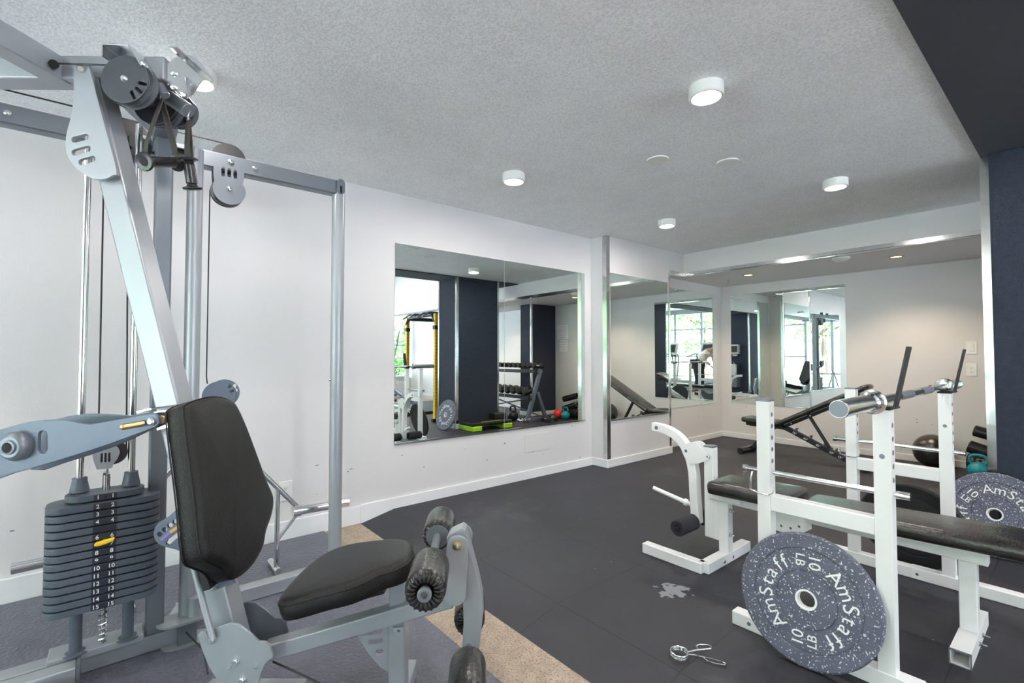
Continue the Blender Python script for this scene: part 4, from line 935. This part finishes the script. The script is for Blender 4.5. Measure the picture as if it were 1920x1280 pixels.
bumper('bumper_plate', 'white-lettered flecked bumper plate leaning on the near side of the white rack', c1_, (.05, -math.cos(th1), math.sin(th1)), up1, R1)
bumper('bumper_plate', 'white-lettered flecked bumper plate leaning against the dark column', (-.335, 3.555, MZ+.208), (-.08, -.95, .26), (0, .26, .95), R1, roll=53)
bumper('bumper_plate', 'plain black bumper plate leaning behind the far side of the white rack', (-.575, 3.005, MZ+.209), (0, .95, .22), (0, -.22, .95), R1, False)

# ================================================================ SPRING COLLAR ON THE FLOOR
cc_ = Vector((-.926, 1.512, MZ+.004)); q_ = thing('spring_collar', 'chrome spring collar clip lying open on the rubber floor', 'barbell clip', cc_)
pts = []
for i in range(0, 61):
    a = .62+i*2*PI*3.08/60; pts.append(cc_+Vector((.028*math.cos(a), .028*math.sin(a), .0185-i*.00028)))
a0, aL = pts[0], pts[-1]
F_ = lambda x, y: (Rr*x-Fh*y)
tail1 = [a0+F_(.022, -.008), a0+F_(.040, -.012), a0+F_(.088, -.020)]
tail2 = [aL+F_(.02, .004), aL+F_(.06, .020), aL+F_(.128, .052)]
m = MB(); m.tube(list(reversed(tail1))+pts+[], .0024, 8); m.build('spring_coil', 'chrome', q_)
h1 = [a0+F_(.040, -.012)+Zz*.001, a0+F_(.042, -.034), a0+F_(.055, -.042), a0+F_(.085, -.040), a0+F_(.094, -.030), a0+F_(.088, -.020)]
MB().tube(h1, .0022, 8).build('finger_loop', 'chrome', q_)
c2_ = Vector((0, 0, 1))
base2 = aL+Vector((0, 0, .0005))
MB().tube([base2, base2+F_(.025, .004), base2+F_(.06, .018), base2+F_(.105, .040), base2+F_(.115, .050), base2+F_(.110, .058), base2+F_(.08, .05), base2+F_(.058, .038), base2+F_(.052, .020)], .0023, 8).build('finger_loop', 'chrome', q_)

# ================================================================ BLACK INCLINE BENCH BY THE BACK WALL
I = thing('incline_bench', 'black adjustable incline bench with numbered ladder rail in the recess', 'exercise bench', (-1.9, 5.35, MZ)); yi = 5.35
MB().pad(roundrect(0, .36, -.13, .13, .05), frame((-2.44, yi, .425), (1, 0, -.06), (0, 1, 0)), .05).build('seat_pad', 'vinyl_worn', I, smooth=60)
bd = Vector((.80, 0, .44)).normalized()
MB().pad(smooth2([(0, -.10), (0, .10), (.08, .13), (.75, .13), (.86, .12), (.895, .06), (.895, -.06), (.86, -.12), (.75, -.13), (.08, -.13)], 2), frame((-2.085, yi, .40), bd, (0, 1, 0)), .045).build('backrest_pad', 'vinyl_worn', I, smooth=60)
nb_ = Vector((-.44, 0, .80)).normalized(); p0_ = Vector((-2.08, yi, .40))-nb_*.062
MB().bar(p0_, p0_+bd*.78, .05, .03, nb_).build('backrest_rail', 'black', I, .003)
MB().bar(p0_+bd*.80-nb_*.01, p0_+bd*.80-nb_*.05+bd*.02, .06, .03, bd).build('head_stop', 'black', I, .002)
MB().bb((-2.42, yi-.03, .33), (-2.10, yi+.03, .365)).build('seat_rail', 'black', I, .003)
rl = [(-2.38, .345), (-2.2, .345), (-2.06, .345), (-1.98, .322), (-1.80, .238), (-1.60, .145), (-1.44, .085), (-1.3, .075)]
sweep(rl, .05, .045, 'ladder_rail', 'black', I, yi)
m = MB()
for k, (x, z) in enumerate(((-1.93, .30), (-1.80, .243), (-1.68, .187), (-1.585, .142), (-1.51, .108))): m.bar((x, yi, z+.02), (x+.012, yi, z+.05), .05, .012, (1, 0, .5))
m.build('ladder_notches', 'silver_dark', I)
m = MB()
for tx, x, z in (('75°', -1.935, .298), ('60°', -1.835, .253), ('45°', -1.725, .202), ('30°', -1.61, .15), ('15°', -1.54, .118), ('0', -1.46, .088)): m.text(tx, .030, frame((x, yi-.0255, z), (.9, 0, -.42), (.42, 0, .9)), .0008, .0004)
m.build('angle_marks', 'white_ink', I)
MB().cyl((-1.82, yi-.018, .51), (-1.63, yi-.018, .185), .010, n=14).cyl((-1.82, yi+.018, .51), (-1.63, yi+.018, .185), .010, n=14).cyl((-1.63, yi-.06, .18), (-1.63, yi+.06, .18), .009, n=12).build('prop_strut', 'black', I)
m = MB(); m.bar((-2.14, yi, .335), (-2.36, yi, .09), .045, .04, (1, 0, .8)); m.build('front_leg', 'black', I, .003)
MB().cyl((-2.385, yi-.25, MZ+.032), (-2.385, yi+.25, MZ+.032), .031, n=24).build('front_foot_roll', 'blackgloss', I)
MB().bb((-1.33, yi-.23, MZ), (-1.27, yi+.23, MZ+.05)).build('rear_foot', 'black', I, .003)
m = MB()
for k in (.1, .3, .5, .7): m.lathe(p0_+bd*k*1.0+Vector((0, -.0255, 0)), (0, -1, 0), [(0, .008), (.004, .007), (.004, 0)], 12)
m.build('rail_bolts', 'bolt', I)
# ================================================================ BALL, ROLLERS AND SMALL WEIGHTS IN THE CORNER
bl_ = thing('exercise_ball', 'dark grey exercise ball on the floor against the back wall', 'exercise ball', (-.95, 5.86, MZ))
MB().sphere((-.95, 5.86, MZ+.152), .152, 40, 24).build('ball_shell', 'vinyl_worn', bl_, smooth=80); MB().lathe((-.95, 5.706, MZ+.155), (0, -1, 0), [(0, .010), (.002, .008), (.003, 0)], 14).build('valve', 'black', bl_)
def simple(name, label, cat, mt, mb, loc=(0, 0, 0), group=None, bevel=0, smooth=40):
    o = mb.build(name, mt, None, bevel, smooth); return tag(o, label, cat, group)
def holo(c, ax_, L, r, ri=.03): return MB().lathe(c, ax_, [(.004, ri), (0, ri+.01), (0, r-.008), (.008, r), (L-.008, r), (L, r-.008), (L, ri+.01), (L-.004, ri), (.004, ri)], 32)
def bumpy(c, ax_, L, r):
    m = holo(c, ax_, L, r); ax_ = Vector(ax_).normalized(); ex = ax_.orthogonal().normalized(); ey = ax_.cross(ex)
    for j in range(9):
        for i in range(14):
            a = 2*PI*(i+.5*(j % 2))/14; v = ex*math.cos(a)+ey*math.sin(a); p = Vector(c)+ax_*(L*(j+.5)/9)+v*r
            m.sphere(p, .012, 8, 5)
    return m
simple('foam_roller', 'knobbly black foam roller lying at the bottom of the corner pile', 'foam roller', 'blackgloss', bumpy((-.72, 5.85, MZ+.087), (1, .0, 0), .33, .072))
simple('foam_roller', 'smooth black foam roller tilted across the knobbly one', 'foam roller', 'blackgloss', holo((-.71, 5.85, .285), (.93, 0, -.30), .34, .055))
simple('foam_roller', 'smooth black foam roller on top, highest in the corner pile', 'foam roller', 'blackgloss', holo((-.675, 5.87, .425), (.93, .0, -.24), .32, .05))
def kettlebell(name, label, c, r, mt, hmt='blackgloss'):
    rt = thing(name, label, 'kettlebell', (c[0], c[1], MZ)); c = Vector(c)
    MB().sphere((c.x, c.y, MZ+r*.93), r, 28, 18, (1, 1, .96)).build('bell', mt, rt, smooth=80)
    MB().tube(smooth_loop([Vector((c.x-r*.55, c.y, MZ+r*1.6)), Vector((c.x-r*.75, c.y, MZ+r*2.2)), Vector((c.x-r*.45, c.y, MZ+r*2.65)), Vector((c.x+r*.45, c.y, MZ+r*2.65)), Vector((c.x+r*.75, c.y, MZ+r*2.2)), Vector((c.x+r*.55, c.y, MZ+r*1.6))], 4, False), r*.17, 12).build('handle', hmt, rt)
kettlebell('kettlebell', 'teal kettlebell among black weights beside the dark column', (-.625, 5.64), .072, 'teal', 'teal')
kettlebell('kettlebell', 'large black kettlebell on the floor under the dumbbell rack', (-.20, 4.88), .085, 'blackgloss')
def hexbell(r, hl, gap, mt='rubber', hm='brushed'):
    L = gap/2+hl; rt = thing('dumbbell', '', 'dumbbell')
    m = MB()
    for s_ in (-1, 1): m.lathe((s_*gap/2, 0, 0), (s_, 0, 0), [(0, 0), (0, r*.6), (hl*.15, r), (hl*.85, r), (hl, r*.72), (hl, 0)], 6)
    m.build('hex_heads', mt, rt, smooth=10); MB().lathe((-gap/2, 0, 0), (1, 0, 0), [(0, .013), (gap*.25, .015), (gap*.5, .0165), (gap*.75, .015), (gap, .013)], 14).build('grip', hm, rt); return rt
P1 = hexbell(.042, .055, .115); first = [True]
def place(proto, loc, rot, label, group=None, used={}):
    if id(proto) not in used: used[id(proto)] = 1; o = proto; o.location = loc; o.rotation_euler = rot; o['label'] = label
    else: o = dup(proto, loc, rot=rot, label=label)
    if group: o['group'] = group
    return o
place(P1, (-.60, 5.22, MZ+.038), (0, 0, .3), 'small black hex dumbbell on the floor, farther from the teal kettlebell')
place(P1, (-.57, 5.40, MZ+.038), (0, 0, .1), 'small black hex dumbbell on the floor right in front of the teal kettlebell')
# dumbbell rack
DR = thing('dumbbell_rack', 'two-tier dark dumbbell rack with grey A-frame ends against the back wall', 'dumbbell rack', (.45, 5.22, MZ))
rx0, rx1 = -.42, 1.25
for z, yy, nm in ((.45, 5.10, 'lower'), (.86, 5.24, 'upper')):
    m = MB(); m.bar((rx0-.02, yy-.10, z-.03), (rx1+.02, yy-.10, z-.03), .006, .05); m.bar((rx0-.02, yy+.10, z+.045), (rx1+.02, yy+.10, z+.045), .006, .05)
    m.bar((rx0-.02, yy-.07, z-.012), (rx1+.02, yy-.07, z-.012), .03, .006, (0, -.35, 1)); m.bar((rx0-.02, yy+.07, z+.042), (rx1+.02, yy+.07, z+.042), .03, .006, (0, -.35, 1)); m.bb((rx0-.02, yy-.1, z-.05), (rx1+.02, yy+.1, z-.045)); m.build('shelf', 'black', DR)
for x in (rx0, rx1):
    m = MB(); m.bar((x, 5.0, MZ+.05), (x, 5.28, .86), .05, .06, (0, 1, 0)); m.bar((x, 5.38, MZ+.05), (x, 5.2, .5), .05, .05, (0, 1, 0)); m.bb((x-.03, 4.93, MZ), (x+.03, 5.42, MZ+.05)); m.build('end_frame', 'slate', DR, .003)
MB().cyl((rx0, 5.25, .12), (rx1, 5.25, .42), .012, n=10).cyl((rx0, 5.27, .42), (rx1, 5.27, .12), .012, n=10).build('cross_brace', 'slate', DR)
D_big = hexbell(.066, .075, .12); D_small = hexbell(.042, .05, .11)
rn = random.Random(5)
ORD = ['at the corner end', 'second', 'third', 'fourth', 'fifth', 'sixth', 'seventh', 'eighth', 'ninth', 'tenth', 'eleventh']
for i in range(9):
    place(D_big, (rx0+.06+i*.153, 5.105, .522), (0, 0, PI/2), 'large black hex dumbbell on the lower rack shelf, %s' % (ORD[i] if not i else ORD[i]+' from the corner end'), 'large hex dumbbells on the lower shelf')
for i in range(11):
    place(D_small, (rx0+.03+i*.122, 5.245, .925), (0, 0, PI/2), 'small black hex dumbbell on the upper rack shelf, %s' % (ORD[i] if not i else ORD[i]+' from the corner end'), 'small hex dumbbells on the upper shelf')
# loose things below the rack (seen in the large mirror)
def wheel(label, c, r, mt, yaw):
    rt = thing('ab_wheel', label, 'ab wheel', (c[0], c[1], MZ)); a = Vector((math.cos(yaw), math.sin(yaw), 0)); c = Vector(c)
    MB().lathe(c-a*.02, a, [(0, .02), (0, r-.012), (.008, r), (.032, r), (.04, r-.012), (.04, .02)], 32).build('wheel', mt, rt); MB().cyl(c-a*.11, c+a*.11, .014, n=14).build('handle', 'black', rt)
wheel('ab wheel with pale hub lying under the left part of the dumbbell rack', (.10, 4.86, MZ+.085), .085, 'silver_plastic', .6)
P2 = hexbell(.034, .045, .10, 'blue', 'blue')
place(P2, (-.12, 4.90, MZ+.031), (0, 0, .3), 'blue neoprene dumbbell beside the black kettlebell'); place(P2, (-.02, 5.02, MZ+.031), (0, 0, 1.3), 'blue neoprene dumbbell lying further under the rack')
P3 = hexbell(.03, .04, .10, 'brushed', 'brushed')
for i, l in enumerate(('chrome dumbbell nearest the rack foot', 'chrome dumbbell second from the rack foot', 'chrome dumbbell third from the rack foot, farthest back')): place(P3, (-.43+.01*i, 4.84+.085*i, MZ+.027), (0, 0, .2+.1*i), l)
simple('medicine_ball', 'red rubber ball in the corner beside the dumbbell rack', 'medicine ball', 'red', MB().sphere((-.47, 5.62, MZ+.075), .075, 28, 18), smooth=80)
simple('resistance_band', 'lime green resistance band curled on the floor by the red ball', 'resistance band', 'green', MB().tube([Vector((-.28+.07*math.cos(t), 5.62+.10*math.sin(t), MZ+.011)) for t in [k*PI/12 for k in range(24)]], .009, 8, True))
# step platform by the column
ST = thing('step_platform', 'black step platform with lime green feet beside the dark column', 'step platform', (-.56, 4.05, MZ))
MB().bb((-.74, 3.72, MZ+.07), (-.42, 4.42, MZ+.115)).build('platform', 'black', ST, .012, seg=3)
MB().bb((-.70, 3.9, MZ+.115), (-.68, 4.24, MZ+.117)).build('grip_stripe', 'lime', ST)
for y, l in ((3.72, 0), (4.26, 0)): MB().bb((-.75, y, MZ), (-.41, y+.16, MZ+.07)).build('riser', 'lime', ST, .012)
o = MB().bb((-.60, 4.22, MZ+.1155), (-.43, 4.42, MZ+.20)).build('push_up_block', 'black', None, .012); tag(o, 'black foam block standing on the end of the step platform', 'foam block')
# papers on the back wall
def paper(c, w_, h_, rows, label):
    rt = thing('paper_notice', label, 'notice', c); m = MB(); m.box(c, (w_, .0015, h_)); m.build('sheet', 'paper', rt)
    m = MB(); r_ = random.Random(3)
    for i in range(rows):
        L = w_*r_.choice((.2, .75, .6, .7)); z = c[2]+h_/2-(i+.8)*h_/(rows+.6); x = c[0]-L/2
        while x < c[0]+L/2: k = r_.uniform(.008, .02); m.box((x+k/2, c[1]-.0012, z), (k, .0006, h_*.035)); x += k+.005
    m.build('printed_lines', 'redink', rt)
paper((-.17, BY-.002, 1.50), .26, .24, 6, 'white printed notice taped on the back wall, larger upper sheet'); paper((-.19, BY-.002, 1.26), .19, .20, 4, 'white printed notice taped on the back wall, smaller lower sheet')
# ================================================================ YELLOW POWER RACK + CARDIO, seen in the mirrors
Y = thing('power_rack', 'yellow and black power rack with pull-up bars, seen in the large mirror', 'power rack', (.95, 4.1, 0))
for x in (.47, 1.43):
    for y in (3.86, 4.55):
        m = MB(); m.bb((x-.03, y-.03, MZ), (x+.03, y+.03, 1.75)); u = m.build('upright', 'yellow_paint', Y, .003)
        m = MB()
        for k in range(26): m.cyl((x-.0305, y, .3+k*.052), (x-.0298, y, .3+k*.052), .008, n=8).cyl((x, y-.0305, .3+k*.052), (x, y-.0298, .3+k*.052), .008, n=8)
        m.build('pin_holes', 'hole', u)
        MB().bb((x-.04, y-.04, 1.5), (x+.04, y+.04, 1.77) if False else (x+.034, y+.034, 1.56)).build('gusset', 'black', u)
    MB().bb((x-.03, 3.80, MZ), (x+.03, 4.6, MZ+.05)).build('foot_beam', 'black', Y); MB().bb((x-.025, 3.89, 1.69), (x+.025, 4.52, 1.75)).build('top_beam', 'black', Y)
m = MB(); m.tube([(.47, 3.84, 1.62), (.56, 3.84, 1.73), (1.34, 3.84, 1.73), (1.43, 3.84, 1.62)], .022, 10); m.tube([(.50, 4.5, 1.72), (1.40, 4.5, 1.72)], .02, 10); m.build('pull_up_bar', 'black', Y)
m = MB()
for x in (.62, .8, 1.1, 1.28): m.tube([(x, 3.7, 1.70), (x, 3.82, 1.78), (x, 4.5, 1.78)], .014, 8)
m.build('pull_up_handles', 'slate', Y)
def cardio(name, label, cat, loc, rz, kind):
    rt = thing(name, label, cat, (0, 0, 0)); 
    if kind == 'treadmill':
        MB().bb((-.36, -.9, .04), (.36, .85, .16)).build('deck', 'silver_plastic', rt, .02); MB().bb((-.26, -.8, .16), (.26, .5, .166)).build('belt', 'rubber', rt); MB().bb((-.33, .5, .14), (.33, .9, .34)).build('motor_hood', 'silver_plastic', rt, .03)
        for s_ in (-1, 1): MB().tube([(s_*.34, .62, .12), (s_*.34, .72, .9), (s_*.34, .70, 1.12), (s_*.34, .45, 1.14), (s_*.34, .15, 1.05)], .028, 12).build('handrail', 'silver_plastic', rt)
        MB().bar((0, .66, 1.08), (0, .80, 1.50), .62, .06, (0, 1, 0)).build('console', 'silver_plastic', rt, .02); MB().bar((0, .655, 1.20), (0, .735, 1.44), .46, .01, (0, 1, 0)).build('screen', 'screen', rt)
        MB().tube([(-.34, .6, 1.08), (0, .52, 1.06), (.34, .6, 1.08)], .02, 10).build('grip_bar', 'black', rt)
    if kind == 'bike':
        MB().bb((-.25, -.7, .0), (.25, -.6, .06)).build('rear_foot', 'silver_plastic', rt, .01); MB().bb((-.25, .55, .0), (.25, .65, .06)).build('front_foot', 'silver_plastic', rt, .01)
        MB().bar((0, -.65, .07), (0, .6, .07), .12, .08).build('base_beam', 'silver_plastic', rt, .01)
        MB().lathe((-.05, .25, .33), (1, 0, 0), [(0, 0), (0, .24), (.02, .26), (.08, .26), (.10, .24), (.10, 0)], 32).build('flywheel_cover', 'black', rt)
        MB().bar((0, -.3, .08), (0, -.38, .85), .06, .08, (0, 1, 0)).build('seat_post', 'silver_plastic', rt, .01); MB().pad(roundrect(-.11, .11, -.13, .13, .07), frame((0, -.4, .93), (1, 0, 0), (0, 1, 0)), .07).build('saddle', 'vinyl', rt)
        MB().bar((0, .4, .08), (0, .42, 1.12), .08, .10, (0, 1, 0)).build('handlebar_post', 'white_plastic', rt, .02); MB().tube([(-.26, .1, 1.12), (-.24, .35, 1.10), (0, .42, 1.08), (.24, .35, 1.10), (.26, .1, 1.12)], .018, 10).build('handlebar', 'black', rt)
        MB().bar((0, .40, 1.12), (0, .50, 1.38), .32, .05, (0, 1, 0)).build('console', 'black', rt, .02)
        for s_ in (-1, 1): MB().bar((s_*.07, .25, .33), (s_*.07, .25+s_*.13, .25), .015, .02).bb((s_*.11-.05, .2+s_*.13, .22), (s_*.11+.05, .3+s_*.13, .25)).build('pedal', 'black', rt)
    if kind == 'elliptical':
        MB().bb((-.3, -.85, 0), (.3, -.75, .07)).bb((-.3, .75, 0), (.3, .85, .07)).bb((-.06, -.8, .03), (.06, .8, .12)).build('base_frame', 'silver_plastic', rt, .01)
        MB().bb((-.12, .3, .1), (.12, .85, .6)).build('drive_housing', 'white_plastic', rt, .06, seg=4)
        MB().bar((0, .42, .5), (0, .35, 1.35), .09, .07, (0, 1, 0)).build('mast', 'silver_plastic', rt, .01); MB().bar((0, .32, 1.28), (0, .42, 1.56), .36, .05, (0, 1, 0)).build('console', 'black', rt, .02)
        for s_ in (-1, 1):
            MB().tube([(s_*.22, .1, .5), (s_*.22, .25, .95), (s_*.24, .1, 1.35), (s_*.24, .02, 1.6)], .018, 10).build('swing_arm', 'silver_plastic', rt); MB().bar((s_*.2, -.75, .2+.05*s_), (s_*.2, .2, .38), .05, .05).bb((s_*.2-.07, -.65, .27+.05*s_), (s_*.2+.07, -.25, .32+.05*s_)).build('pedal_arm', 'slate', rt)
    rt.location = loc; rt.rotation_euler = (0, 0, rz); return rt
cardio('treadmill', 'silver treadmill facing the window wall, its console against the trees', 'treadmill', (1.75, -1.6, 0), PI-.25, 'treadmill')
cardio('treadmill', 'second silver treadmill further along the window wall', 'treadmill', (3.1, -1.7, 0), PI-.1, 'treadmill')
cardio('elliptical_trainer', 'white elliptical trainer near the side window behind the yellow rack', 'elliptical trainer', (2.9, 4.2, 0), -PI/2, 'elliptical')
cardio('exercise_bike', 'black and silver exercise bike next to the elliptical trainer', 'exercise bike', (2.35, 3.1, 0), -PI/2, 'bike')
cardio('exercise_bike', 'black and silver exercise bike nearer the right wall', 'exercise bike', (4.1, 3.4, 0), -PI/2, 'bike')
# paper towel dispenser and water cooler on the rear column
rt = thing('towel_dispenser', 'grey wall-mounted paper towel dispenser on the rear dark column', 'towel dispenser', (-.02, -.73, 1.1))
MB().bb((-.14, -.73, 1.12), (.10, -.60, 1.38)).build('dispenser_body', 'silver_plastic', rt, .015); MB().bb((-.12, -.605, 1.17), (.08, -.598, 1.34)).build('front_window', 'screen', rt); MB().bb((-.08, -.70, 1.07), (.04, -.66, 1.12)).build('paper_tail', 'paper', rt)
rt = thing('water_fountain', 'stainless drinking fountain mounted low on the rear dark column', 'water fountain', (-.02, -.73, .5))
MB().bb((-.16, -.73, .55), (.11, -.44, .86)).build('basin', 'brushed', rt, .02); MB().bb((-.13, -.73, .25), (.08, -.52, .55)).build('cabinet', 'silver_dark', rt, .01); MB().tube([(-.02, -.62, .86), (-.02, -.62, .90), (-.02, -.57, .92)], .01, 8).build('spout', 'chrome', rt)
# ================================================================ PERSON standing behind and to the right of the camera, bending forward
PX, PY = .74, -.30
pr_ = thing('person', 'person with dark hair in white shirt and black trousers leaning forward', 'person', (PX, PY, 0))
def skin(name, verts, edges, radii, mt, par, sub=2, root=0):
    me = bpy.data.meshes.new(name); off = Vector((PX, PY, 0)); me.from_pydata([Vector(v) for v in verts], edges, []); me.materials.append(M[mt])
    o = bpy.data.objects.new(name, me); COL.objects.link(o); o.parent = par
    m1 = o.modifiers.new('skin', 'SKIN'); m1.use_smooth_shade = True; m1.branch_smoothing = .6
    if not me.skin_vertices: me.skin_vertices.new()
    for i, r in enumerate(radii): me.skin_vertices[0].data[i].radius = (r, r) if not isinstance(r, tuple) else r; me.skin_vertices[0].data[i].use_root = (i == root)
    o.modifiers.new('subsurf', 'SUBSURF').levels = sub; o.modifiers['subsurf'].render_levels = sub; return o
# facing -x (toward the room), hips back, torso pitched about 55 degrees
V = [(.10, 0, .88), (-.02, 0, 1.02), (-.16, 0, 1.15), (-.26, 0, 1.22), (-.33, 0, 1.27), (-.40, 0, 1.32),
     (.10, .09, .86), (.04, .11, .47), (.08, .11, .09), (-.06, .12, .04), (.10, -.09, .86), (.04, -.11, .47), (.08, -.11, .09), (-.06, -.12, .04),
     (-.25, .17, 1.19), (-.22, .24, .96), (-.36, .16, .82), (-.25, -.17, 1.19), (-.22, -.24, .96), (-.36, -.16, .82)]
E_ = [(0,1),(1,2),(2,3),(3,4),(4,5),(0,6),(6,7),(7,8),(8,9),(0,10),(10,11),(11,12),(12,13),(3,14),(14,15),(15,16),(3,17),(17,18),(18,19)]
Rd = [.125, .12, .135, .10, .05, .055, .09, .06, .042, .035, .09, .06, .042, .035, .055, .042, .03, .055, .042, .03]
body = skin('body', V, E_, Rd, 'skin', pr_)
skin('shirt', [V[0], V[1], V[2], V[3], V[14], tuple((Vector(V[14])+Vector(V[15]))/2), V[17], tuple((Vector(V[17])+Vector(V[18]))/2)], [(0,1),(1,2),(2,3),(3,4),(4,5),(3,6),(6,7)], [.145, .142, .155, .115, .072, .062, .072, .062], 'shirt', pr_)
skin('trousers', [V[0], V[6], V[7], V[8], V[10], V[11], V[12]], [(0,1),(1,2),(2,3),(0,4),(4,5),(5,6)], [.142, .112, .082, .062, .112, .082, .062], 'trousers', pr_)
o = MB().sphere((PX-.45, PY, 1.355), .095, 24, 16, (.95, .8, 1.15)).sphere((PX-.545, PY, 1.335), .016, 10, 8, (1.2, .8, 1)).sphere((PX-.44, PY+.08, 1.345), .022, 10, 8, (.6, .4, 1)).sphere((PX-.44, PY-.08, 1.345), .022, 10, 8, (.6, .4, 1)).build('head', 'skin', pr_, smooth=80)
MB().sphere((PX-.53, PY+.03, 1.37), .010, 10, 8).sphere((PX-.53, PY-.03, 1.37), .010, 10, 8).build('eyes', 'hole', pr_)
MB().sphere((PX-.435, PY, 1.385), .10, 24, 16, (.95, .88, 1.0)).build('hair', 'hair', pr_, smooth=80)
for s_ in (-1, 1):
    hv = [(-.36, s_*.16, .82), (-.40, s_*.155, .775)]; he = [(0, 1)]; hr = [.026, .030]
    for k, (dy, L) in enumerate(((-.028, .065), (-.01, .075), (.01, .07), (.027, .055))):
        b_ = len(hv); hv += [(-.425, s_*.155+dy, .745), (-.445, s_*.155+dy*1.1, .745-L*.5), (-.44, s_*.155+dy*1.1, .745-L)]; he += [(1, b_), (b_, b_+1), (b_+1, b_+2)]; hr += [.010, .009, .008]
    b_ = len(hv); hv += [(-.40, s_*.155-s_*.045, .765), (-.42, s_*.155-s_*.06, .735)]; he += [(1, b_), (b_, b_+1)]; hr += [.012, .009]
    skin('hand', hv, he, hr, 'skin', pr_, 1)
    MB().bb((PX-.12, PY+s_*.11-.045, 0), (PX+.13, PY+s_*.11+.045, .09)).build('shoe', 'black', pr_, .03, seg=3)
